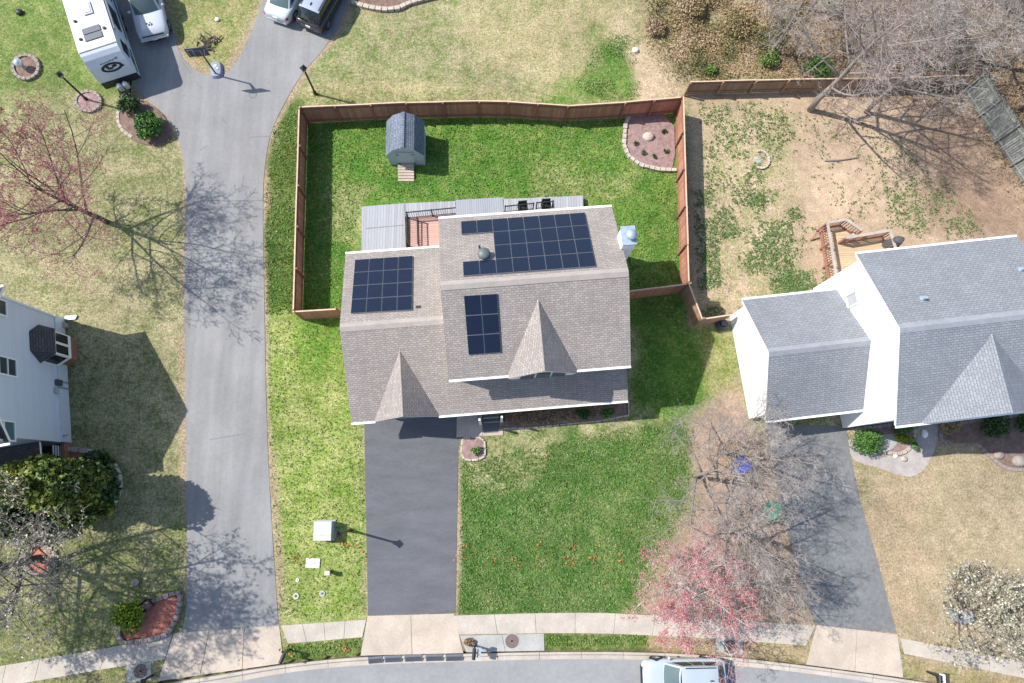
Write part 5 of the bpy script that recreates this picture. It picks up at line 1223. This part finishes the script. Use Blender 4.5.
bed('round mulch bed with a stone edge around a lamp post foot', circ(89, 102, 12.5, 10), 'plum_mulch', 'brick_edge', .28, .16, k=0)
bed('kidney shaped bark bed with two shrubs beside the lane near the camper', [(118, 108), (135, 96), (152, 104), (168, 118), (174, 140), (160, 148), (140, 144), (126, 136), (119, 124)], 'brown_mulch', 'stone_edge', .3, .12, ring=[(133, 138), (124, 132), (119, 124), (118, 114), (122, 106)], closed=False)
bed('corner bed with pale stone border and a boulder inside the brown fence', [(629, 113), (674, 112), (676.5, 170), (660, 170), (640, 165), (627, 155), (624, 135)], 'plum_mulch', 'pale_stone', .34, .22, ring=[(632, 112), (625, 125), (623.5, 145), (628, 157), (640, 166), (660, 170.5), (676, 171)], closed=False, k=1)
rock(648, 138, .38, 'pale round boulder in the middle of the corner bed', 'pale_stone', 'boulder', 'boulder')
for px, py, lab in ((635, 145, 'tiny shrub left of the boulder in the corner bed'), (642.5, 154, 'tiny shrub at the lower left of the corner bed'), (653.5, 158, 'tiny shrub at the bottom of the corner bed'), (665.5, 152, 'tiny shrub at the lower right of the corner bed'), (664, 133, 'tiny brown shrub right of the boulder')):
    c = P(px, py); shrub('small_shrub', lab, c, (.2, .2, .2), 'holly_leaves', 90, .08, 'tiny shrubs in the corner bed', 5, stems=3)
bed('narrow front bed with bare shrubs below the porch eave', [(503, 412), (560, 408), (627, 402), (628, 415.5), (600, 420.5), (560, 424.5), (530, 427.5), (503, 428.5)], 'brown_mulch', 'pale_stone', .4, .1, ring=[(503, 429), (530, 428), (560, 425), (600, 421), (628.5, 415.5), (628.5, 401)], closed=False, k=0, wf=.32)
bed('small square bed with pale edging beside the driveway', [(463, 438), (484, 436.5), (485.5, 455), (482, 459.5), (461.5, 461), (461, 445)], 'plum_mulch', 'pale_stone', .4, .1, k=1, wf=.4)
c = P(477, 450.5); shrub('small_shrub', 'small dark shrub in the little bed beside the driveway', c, (.36, .36, .3), 'green_leaves', 160, .08, lumps=6, stems=3)
bed('red mulch corner bed with stacked stone border by the lane mouth', [(122, 628), (124, 641), (140, 638), (160, 634.5), (172, 629), (178, 615), (180.5, 594), (165, 597.5), (150, 603), (136, 612)], 'red_mulch', 'brick_edge', .34, .3, ring=[(120, 622), (121, 638), (126, 642.5), (150, 638.5), (168, 634), (176, 622), (181, 605), (181.5, 591), (168, 595), (152, 602)], closed=False, hgt=.14)
c = P(135, 613); shrub('lime_shrub', 'round lime green shrub in the red mulch corner bed', c, (1.0, .98, .75), 'lime_leaves', 3400, .085, lumps=30, stems=6)
c = P(151.5, 603.5); pt = thing('planter', 'black square planter beside the lime shrub on red mulch', 'planter', (c.x, c.y, .1)); mb = MB(); mb.lathe((0, 0, 0), [(.26, 0), (.36, .55), (.40, .6), (.34, .6), (.3, .48), (0, .48)], 4); mb.build('pot', 'black_plastic', pt, local=True); mb = MB(); mb.blob((0, 0, .5), (.24, .24, .06), 8, 4, .2); mb.build('soil', 'brown_mulch', pt, local=True)
rock(136, 582, .22, 'small grey purple stone in the lawn above the red bed', 'stone_edge')
bed('six sided red mulch ring around the white flowering tree on the left', [(27, 552), (38, 543), (51, 548), (57, 558), (52, 570), (38, 575), (27, 567)], 'red_mulch', 'brick_edge', .35, .26, k=0)
bed('curved bed with stone wall and red mulch under the big evergreen shrubs', [(-40, 452), (60, 448), (100, 452), (120, 470), (121, 490), (112, 508), (90, 520), (40, 524), (-40, 530)], 'red_mulch', 'pale_stone', .4, .35, hgt=.25)
bed('front bed of the white house with round boxwood and yellow grasses', [(852, 430), (893, 424), (915, 424), (914, 440), (904, 454), (885, 453), (868, 447), (858, 438)], 'plum_mulch', 'stone_edge', .3, .12)
bed('dark mulch bed along the front of the white house', [(940, 428), (975, 420), (1060, 412), (1060, 470), (1010, 470), (1000, 466), (985, 452), (975, 442), (955, 440), (940, 444)], 'brown_mulch', 'brick_edge', .3, .1)
rock(1017, 461, .42, 'pale boulder in the front bed at the right edge', 'rock', 'boulder', 'boulder'); rock(997, 455, .33, 'pinkish boulder in the front bed beside the lawn', 'brick_edge', 'boulder', 'boulder')
rock(903, 459, .2, 'small pale stone at the tip of the entrance path bed', 'pale_stone'); rock(895, 456, .15, 'small white stone edging the entrance path bed', 'white_trim')
c = P(922, 434); mb = MB(); mb.blob((c.x, c.y, .25), (.16, .25, .25), 10, 6, .05); tag(mb.build('garden_goose', 'white_trim'), 'small white ornament on the doorstep path of the white house', 'garden ornament')
shrub('boxwood', 'large round green boxwood at the corner of the right driveway', P(860, 441), (.95, .85, .85), 'green_leaves', 4200, .075, lumps=44, stems=6)
shrub('yellow_shrub', 'low yellow green shrub beside the entrance path of the white house', P(899, 438.5), (.75, .28, .32), 'lime_leaves', 800, .08, lumps=10, stems=4)
shrub('dark_shrub', 'dark green shrub under the front eave beside the yellow shrub', P(900, 427), (.8, .5, .5), 'green_leaves', 900, .09, lumps=12)
shrub('tan_shrub', 'olive brown shrub right of the doorstep of the white house', P(944, 427), (.6, .5, .6), 'brush_leaves', 700, .09, lumps=10)
shrub('dark_shrub', 'dark green spreading shrub in front of the white house cross gable', P(987, 426), (1.1, .8, .8), 'holly_leaves', 1800, .1, lumps=18)
shrub('dark_shrub', 'dark shrub near the right edge by the white house front bed', P(1018, 424), (1.0, .7, .75), 'holly_leaves', 1200, .1, lumps=14)
shrub('small_shrub', 'grey green shrub at the rounded tip of the path bed', P(911, 447), (.35, .35, .35), 'green_leaves', 260, .07, lumps=6)
shrub('dark_shrub', 'rounded dark shrub at the right end of the porch bed', P(606, 414), (.55, .42, .5), 'green_leaves', 700, .09, lumps=10)
shrub('dark_shrub', 'low dark shrub in the middle of the porch bed', P(583, 413), (.5, .35, .42), 'holly_leaves', 500, .09, lumps=8)
for px, py, lab in ((522, 419, 'bare brown shrub nearest the front steps in the porch bed'), (540, 418, 'bare brown shrub second from the front steps in the porch bed'), (560, 416, 'bare brown shrub in the middle of the porch bed')):
    shrub('bare_shrub', lab, P(px, py), (.45, .4, .35), 'dry_leaves', 220, .06, 'bare shrubs in the porch bed', 8, stems=14)
shrub('round_shrub', 'bright green bushy shrub by the lane in the bark bed', P(152, 130), (1.0, .95, .8), 'green_leaves', 2600, .1, lumps=24)
shrub('round_shrub', 'smaller dark green shrub nearest the camper hitch', P(134, 110), (.7, .65, .7), 'holly_leaves', 1300, .09, lumps=16)
for px, py, r_, m, lab, n in ((22, 492, (2.0, 1.7, 1.9), 'holly_leaves', 'tall dark evergreen shrub at the left edge of the frame', 7000), (66, 484, (2.0, 1.8, 2.6), 'yellow_holly_leaves', 'broad yellow green evergreen shrub beside the blue house porch', 9000), (108, 485, (1.5, 1.6, 4.0), 'yellow_holly_leaves', 'tall olive holly tree at the right end of the evergreen row', 15000), (113, 488, (.95, 1.2, 1.2), 'holly_leaves', 'dark evergreen shrub at the right foot of the tall holly', 4000), (92, 505, (1.7, 1.1, 1.4), 'yellow_holly_leaves', 'olive evergreen shrub in front of the shrub row', 6500), (104, 470, (1.2, 1.1, 1.3), 'holly_leaves', 'dark evergreen shrub between the porch and the tall holly', 5000), (38, 516, (1.9, 1.2, 1.3), 'holly_leaves', 'dark evergreen shrub nearest the white blossom branches', 6000), (-25, 495, (1.8, 1.6, 1.8), 'holly_leaves', 'evergreen shrub cut by the left edge of the frame', 4500)):
    c = P(px, py); shrub('evergreen_shrub', lab, c, r_, m, n, .17, 'big evergreen shrubs beside the blue house', 40, stems=7)
shrub('grassy_patch', 'clump of orange and tan flowers beside the mailbox by the grey pad', P(470, 641), (.42, .3, .16), 'dry_leaves', 420, .07, lumps=8, cat='flowers')
# stone border at the top and small yard things
c = P(400, 2); wl = thing('stone_border', 'long pinkish stone border curving along the top lawn', 'garden edging', (c.x, c.y, 0))
stone_ring(wl, PP([(352, 3), (365, 8), (385, 11), (398, 10), (410, 4), (430, -1), (460, -8)]), .4, 'pale_stone', .24, False, 'stones')
sheet('planting_soil', PP([(355, 0), (385, 8), (400, 7), (412, 0), (440, -8), (430, -40), (350, -40)]), .02, 'brown_mulch')
rock(217.5, 20, .16, 'small white ball lying on the grass above the lane fork', 'white_trim', 'ball', 'ball')
fpit = thing('ash_pile', 'heap of charred sticks on bare soil behind the basketball hoop', 'brush pile', tuple(P(208, 44))); mb = MB(); c0 = P(208, 44)
for i in range(26): a = random.uniform(0, PI); q = c0 + Vector((random.gauss(0, .35), random.gauss(0, .35), random.uniform(.03, .2))); d = Vector((math.cos(a), math.sin(a), random.uniform(-.2, .3))) * random.uniform(.12, .35); mb.tube([q - d, q + d], .04, 5)
mb.build('sticks', 'bark_dark', fpit)
c = P(760, 160); rg = thing('fire_ring', 'ring of pale stones on the bare dirt yard', 'fire ring', (c.x, c.y, 0)); stone_ring(rg, [c + Vector((.55 * math.cos(t), .62 * math.sin(t), 0)) for t in np.linspace(-2.2, 1.9, 14)], .2, 'pale_stone', .14, False, 'stones'); mb = MB(); mb.blob(tuple(c + Vector((-.1, 0, 0))), (.35, .3, .08), 10, 4, .2); mb.build('ash', 'concrete_grey', rg)
lg = thing('log', 'short dead log lying on the bare dirt yard', 'log', tuple(P(840, 159))); mb = MB(); mb.tube([P(825, 160.5, .06), P(840, 160, .07), P(857, 157.5, .06)], [.05, .06, .04], 7); mb.tube([P(856, 158, .05), P(858, 154, .3)], [.04, .02], 5); mb.build('wood', 'bark_grey', lg)
rock(635, 51, .22, 'white scrap lying at the edge of the brush beside the meadow', 'white_trim', 'debris', 'debris')
rock(20, 13, .25, 'dark object lying in the top left flower bed', 'black_plastic', 'debris', 'debris')
for (px, py, rz, m, lab) in ((738, 466, .3, 'blue_cloth', 'blue folding camp chair under the bare trees'), (768, 510.5, -.4, 'green_cloth', 'green folding camp chair under the bare trees')):
    c = P(px, py); ch = thing('camp_chair', lab, 'chair', (c.x, c.y, 0), rz, 'camp chairs under the bare trees'); ch.scale = (1.22, 1.22, 1.1)
    mb = MB(); mb.grid(lambda u, v: (.7 * (u - .5), -.36 + .42 * v, .42 - .07 * math.sin(PI * u)), 6, 4); mb.build('seat', m, ch, smooth=True, local=True)
    mb = MB(); mb.grid(lambda u, v: (.7 * (u - .5), .10 + .30 * v + .05 * math.sin(PI * u), .45 + .48 * v), 6, 4); mb.build('backrest', m, ch, smooth=True, local=True)
    for s in (-1, 1):
        mb = MB(); mb.tube([(s * .36, -.36, 0), (s * .36, .05, .45), (s * .36, .42, .95)], .018, 6); mb.tube([(s * .36, .3, 0), (s * .36, -.34, .6)], .018, 6); mb.build('frame', 'black_metal', ch, local=True)
        mb = MB(); mb.box((s * .37, -.12, .62), (.09, .42, .03)); mb.build('armrest', m, ch, local=True)
c = P(746, 396); 
rock(762, 518.5, .08, 'small white stone below the green camp chair', 'white_trim')
c = P(716.5, 612, .05); rock(716, 610, .35, 'pale flat stone under the red budding tree', 'pale_stone')
c = P(953, 613); mb = MB(); mb.box((c.x, c.y, .5), (.7, .6, 1.0), .3); mb.box((c.x, c.y, 1.03), (.78, .68, .08), .3); tag(mb.build('utility_box', 'galvanised'), 'pale teal utility cabinet under the white flowering tree at lower right', 'utility box')

# ------------------------------------------------------------------ TREES
grow_tree('maple_tree', 'bare maple with pink red buds leaning over the left lawn', P(107, 222), 8.6, .17, 7.0, 5, 'bark_dark', 'twig_rose', (11, 8, 7, 6), .10, 'pink_buds', 40000, .036, ang=(36, 64), ratio=(.48, .5, .6), twig_r=.007, wig=.09)
grow_tree('maple_tree', 'grey barked tree covered in red buds beside the pavement', P(678, 583), 5.8, .12, 4.6, 14, 'twig_white', 'twig_white', (13, 8, 7, 6), .22, 'red_buds', 24000, .034, ang=(48, 84), ratio=(.48, .5, .6), twig_r=.007, wig=.10)
GT = 'bare grey trees beside the right driveway'
gk = dict(group=GT, ratio=(.52, .52, .62), twig_r=.0065, wig=.10)
grow_tree('bare_tree', 'bare grey tree on the lawn edge nearest the green front lawn', P(694, 476), 6.6, .15, 5.4, 21, 'bark_grey', 'twig_grey', (9, 7, 7, 7), .12, ang=(44, 82), **gk)
grow_tree('bare_tree', 'bare grey tree with forked pale limbs below the green camp chair', P(720, 527), 8.0, .20, 5.2, 22, 'bark_grey', 'twig_pale', (9, 8, 7, 7), .12, ang=(34, 66), **gk)
grow_tree('bare_tree', 'bare grey tree in front of the white garage wall', P(722, 452), 7.0, .15, 4.8, 23, 'bark_grey', 'twig_pale', (9, 7, 7, 7), .12, ang=(38, 74), **gk)
grow_tree('bare_tree', 'bare tan tree at the driveway edge above the pavement', P(742, 578), 6.2, .12, 3.6, 24, 'bark_grey', 'twig_grey', (8, 7, 6, 6), .14, ang=(40, 76), **gk)
grow_tree('pear_tree', 'white flowering tree in the lower right corner', P(945, 604), 5.8, .14, 3.9, 31, 'bark_brown', 'twig_grey', (13, 8, 7, 4), .16, 'blossom', 9000, .075, ang=(38, 76), ratio=(.52, .52, .55), wig=.12)
grow_tree('pear_tree', 'tall white blossoming tree growing from the red mulch ring at lower left', P(42, 558), 14.0, .24, 6.6, 33, 'bark_dark', 'twig_grey', (18, 10, 9, 6), .08, 'blossom', 18000, .075, ang=(34, 76), ratio=(.5, .5, .55), twig_r=.010, wig=.11)
NT = 'tall bare trees beyond the dirt yard'
t1 = grow_tree('bare_tree', 'tallest bare tree rooted in the dirt yard just inside the old fence', P(810, 110), 13.5, .21, 6.0, 41, 'bark_grey', 'twig_pink', (12, 8, 6, 6), .26, group=NT, twig_r=.0095, ratio=(.5, .52, .62), wig=.11, ang=(34, 80))
t2 = grow_tree('bare_tree', 'slimmer bare tree rooted in the dirt yard right of the tallest one', P(866, 112), 11.5, .16, 5.6, 42, 'bark_grey', 'twig_pale', (11, 8, 6, 6), .22, group=NT, twig_r=.0095, ratio=(.5, .52, .62), wig=.11, ang=(34, 80))
spots = [(772, 52, 1.5, .72, t2, 'low bushy bare tree behind the old fence left of the tallest one'), (845, 50, 2.4, .9, t1, 'bare tree behind the old fence between the two yard trees'), (915, 74, .6, .9, t2, 'bare tree behind the old fence near its right end'), (975, 60, 3.4, .95, t1, 'bare tree beyond the grey fence at the upper right'), (1020, 110, 5.0, .95, t2, 'bare tree at the right edge beside the grey fence'), (960, -10, 4.2, 1.0, t1, 'bare tree at the top edge near the grey fence stretch'), (880, -10, 1.1, .95, t2, 'bare tree at the top edge above the tallest tree'), (810, 10, 2.9, .8, t2, 'bare tree at the top edge above the briar bush'), (1060, 20, 2.0, 1.0, t1, 'bare tree outside the right edge whose twigs reach into the corner'), (1060, 150, .3, .9, t2, 'bare tree outside the right edge below the grey fence top')]
for px, py, rz, s, src, lab in spots:
    o = copy_tree(src); c = P(px, py); o.location = (c.x, c.y, 0); o.rotation_euler = (0, 0, rz); o.scale = (s, s, s); o['label'] = lab
# ------------------------------------------------------------------ GROUND COVER
def scatter(poly, n, seed, soft=.4, cell=1.2, thr=-.2):
    w = PP(poly); xs = [p.x for p in w]; ys = [p.y for p in w]; r = np.random.default_rng(seed)
    x = r.uniform(min(xs), max(xs), n * 3); y = r.uniform(min(ys), max(ys), n * 3)
    k = (sdist(x, y, w) > r.uniform(-soft, soft, len(x))) & (vnoise(x, y, cell, seed) + r.normal(0, .15, len(x)) > thr); return x[k][:n], y[k][:n]
# tangle beyond the meadow: leaf litter, dry stems and green briars
x, y = scatter([(640, -60), (800, -60), (790, 82), (692, 82), (665, 50)], 34000, 51, 1.6, 1.6, -.6)
hgt = np.clip(vnoise(x, y, 1.8, 53) * .7 + .45, .03, 1.3); pz = RNG.uniform(0, 1, len(x)) ** .7 * hgt
tag(leaf_mesh('undergrowth', np.stack([x, y, pz], 1), .06, 'brush_leaves', flat=.1, lenr=2.6, tint=vnoise(x, y, 1.1, 54) * .6 + .5), 'tangled olive brown undergrowth beyond the meadow', 'undergrowth', kind='stuff')
x, y = scatter([(770, -60), (1100, -60), (1100, 240), (1010, 180), (965, 88), (780, 84)], 34000, 55, 1.5, 2.0, -.7)
tag(leaf_mesh('leaf_litter', np.stack([x, y, RNG.uniform(0, .5, len(x)) ** 2 * 1.2], 1), .06, 'dry_leaves', flat=.3, lenr=2.6, tint=vnoise(x, y, 1.5, 56) * .3 + .35), 'dry leaf litter and brush under the bare trees', 'leaf litter', kind='stuff')
for px, py, rx, m, n, lab in ((815, 72, 1.2, 'green_leaves', 1500, 'green briar bush at the foot of the old fence'), (768, 62, .9, 'bright_leaves', 700, 'bright green briar left of the old fence bush'), (830, 8, 1.1, 'bright_leaves', 900, 'bright green bush at the top among bare twigs'), (710, 72, .5, 'bright_leaves', 380, 'small bright green bush just above the old fence corner'), (640, 50, .0, '', 0, ''), (690, 12, 1.2, 'brush_leaves', 1300, 'dark olive bush at the top of the brush'), (655, 30, .9, 'dry_leaves', 800, 'straw coloured bush at the meadow edge'), (735, 30, 1.3, 'brush_leaves', 1300, 'broad brown bush in the middle of the brush')):
    if n: shrub('wild_bush', lab, P(px, py), (rx * .9, rx * .8, rx * .5), m, int(n * 1.6), .075, 'wild bushes beyond the fences', 22)
x, y = scatter([(600, 55), (622, 35), (632, 55), (640, 75), (625, 95), (575, 100), (590, 80)], 2600, 57, .9, .9, -.05)
tag(leaf_mesh('weeds', np.stack([x, y, RNG.uniform(.0, .05, len(x))], 1), .06, 'grass_blades', flat=.3), 'bright green weeds at the meadow edge above the fence', 'weeds', kind='stuff')
# weeds dotted over the bare dirt yard
XS, YS = [], []
for poly, n, sd, th in (([(700, 102), (792, 102), (795, 140), (760, 190), (705, 200)], 900, 61, -.1), ([(695, 195), (790, 190), (815, 230), (828, 285), (735, 318), (700, 318)], 2300, 62, -.1), ([(880, 170), (960, 190), (985, 235), (900, 240), (888, 215)], 500, 63, .0), ([(790, 110), (900, 130), (980, 230), (840, 220)], 420, 64, -.2), ([(790, 270), (830, 280), (826, 292), (770, 300)], 420, 65, -.3)):
    a, b = scatter(poly, n, sd, .6, 1.1, th); XS.append(a); YS.append(b)
x = np.concatenate(XS); y = np.concatenate(YS); k = 6; sz = np.repeat(.02 + .15 * RNG.uniform(0, 1, len(x)) ** 2.2, k)
pos = np.stack([np.repeat(x, k) + RNG.normal(0, 1, len(sz)) * sz * .7, np.repeat(y, k) + RNG.normal(0, 1, len(sz)) * sz * .7, RNG.uniform(.01, 1, len(sz)) * sz * .8], 1)
tag(leaf_mesh('weeds', pos, .06, 'weed_leaves', flat=.5, tint=np.repeat(RNG.uniform(.2, .8, len(x)), k)), 'scattered low weeds dotting the bare dirt yard', 'weeds', kind='stuff')
# grass tufts over the lawns
def tufts(label, polys, mname, h=.09, size=.10):
    X_, Y_ = [], []
    for i, (poly, n, th) in enumerate(polys):
        a, b = scatter(poly, n, 80 + i + n % 37, .05, .7, th); X_.append(a); Y_.append(b)
    x = np.concatenate(X_); y = np.concatenate(Y_); z = RNG.uniform(.0, h, len(x))
    return tag(leaf_mesh('grass', np.stack([x, y, z], 1), size, mname, flat=.1, quad=False, tint=vnoise(x, y, .8, 91) * .35 + .42), label, 'grass', kind='stuff')
tufts('long grass blades standing in the green lawns around the tan house', [([(309, 123), (625, 119), (622, 150), (640, 168), (676, 173), (681, 285), (640, 290), (600, 200), (360, 200), (340, 315), (304, 315)], 16000, -.9), ([(461, 463), (640, 425), (695, 430), (685, 500), (640, 612), (458, 612)], 19000, -.9), ([(266, 320), (343, 322), (363, 425), (366, 612), (280, 620), (271, 480)], 5000, -.9), ([(274, 125), (298, 110), (292, 315), (266, 315), (265, 200)], 3500, -.9), ([(287, 646), (361, 639), (361, 651), (287, 660)], 500, -.6), ([(546, 635.5), (648, 635.5), (648, 646), (546, 646)], 700, -.6)], 'grass_blades', .06, .06)
lx, ly = [], []
for yy in (546, 557, 562):
    for xx in range(462, 640, 27): q = P(xx + random.uniform(-6, 6), yy + random.uniform(-3, 3)); n_ = random.randint(2, 6); lx += list(q.x + RNG.normal(0, .16, n_)); ly += list(q.y + RNG.normal(0, .08, n_))
for xx, yy in ((345, 545), (339, 541), (358, 550), (300, 561), (296, 558), (288, 650), (350, 648)): q = P(xx, yy); lx += list(q.x + RNG.normal(0, .25, 10)); ly += list(q.y + RNG.normal(0, .15, 10))
leafmat('orange_leaves', [(0, (.30, .09, .03)), (1, (.48, .24, .10))], .8)
tag(leaf_mesh('fallen_leaves', np.stack([np.array(lx), np.array(ly), RNG.uniform(.04, .09, len(lx))], 1), .09, 'orange_leaves', flat=.6), 'orange fallen leaves lying in the lawns near the pavement', 'leaves', kind='stuff')
x, y = scatter([(506, 415), (622, 404), (623, 414), (560, 423), (506, 427)], 1500, 95, .02, .8, -.5)
tag(leaf_mesh('leaf_litter', np.stack([x, y, RNG.uniform(.13, .22, len(x))], 1), .05, 'dry_leaves', flat=.6, lenr=2.5), 'straw and dry leaves lying in the porch bed', 'leaf litter', kind='stuff')
# ------------------------------------------------------------------ SKY, SUN, CAMERA
w = bpy.data.worlds.new('World'); bpy.context.scene.world = w; w.use_nodes = True
nt = w.node_tree; sk = nt.nodes.new('ShaderNodeTexSky'); sk.sky_type = 'NISHITA'; sk.sun_disc = False
LD = Vector((.85, -.23, -1.0)).normalized()
sk.sun_elevation = math.asin(-LD.z); sk.sun_rotation = math.atan2(-LD.x, -LD.y)
nt.links.new(sk.outputs[0], nt.nodes['Background'].inputs[0]); nt.nodes['Background'].inputs[1].default_value = .13
su = bpy.data.lights.new('sun', 'SUN'); su.energy = 4.0; su.angle = math.radians(.55); su.color = (1, .955, .88)
so = bpy.data.objects.new('sun', su); C.objects.link(so); so.rotation_euler = LD.to_track_quat('-Z', 'Y').to_euler(); so.location = (-30, 10, 50)
cam = bpy.data.cameras.new('camera'); co_ = bpy.data.objects.new('camera', cam); C.objects.link(co_)
cam.sensor_width = 36; cam.lens = 36 * FPX / 1024; cam.clip_end = 3000; cam.clip_start = .5
m4 = Matrix([[RC[0][0], RC[0][1], RC[0][2], 0], [RC[1][0], RC[1][1], RC[1][2], 0], [RC[2][0], RC[2][1], RC[2][2], CH], [0, 0, 0, 1]])
co_.matrix_world = m4
sc = bpy.context.scene; sc.camera = co_
sc.view_settings.view_transform = 'Standard'; sc.view_settings.look = 'None'; sc.view_settings.exposure = .72; sc.view_settings.gamma = 1
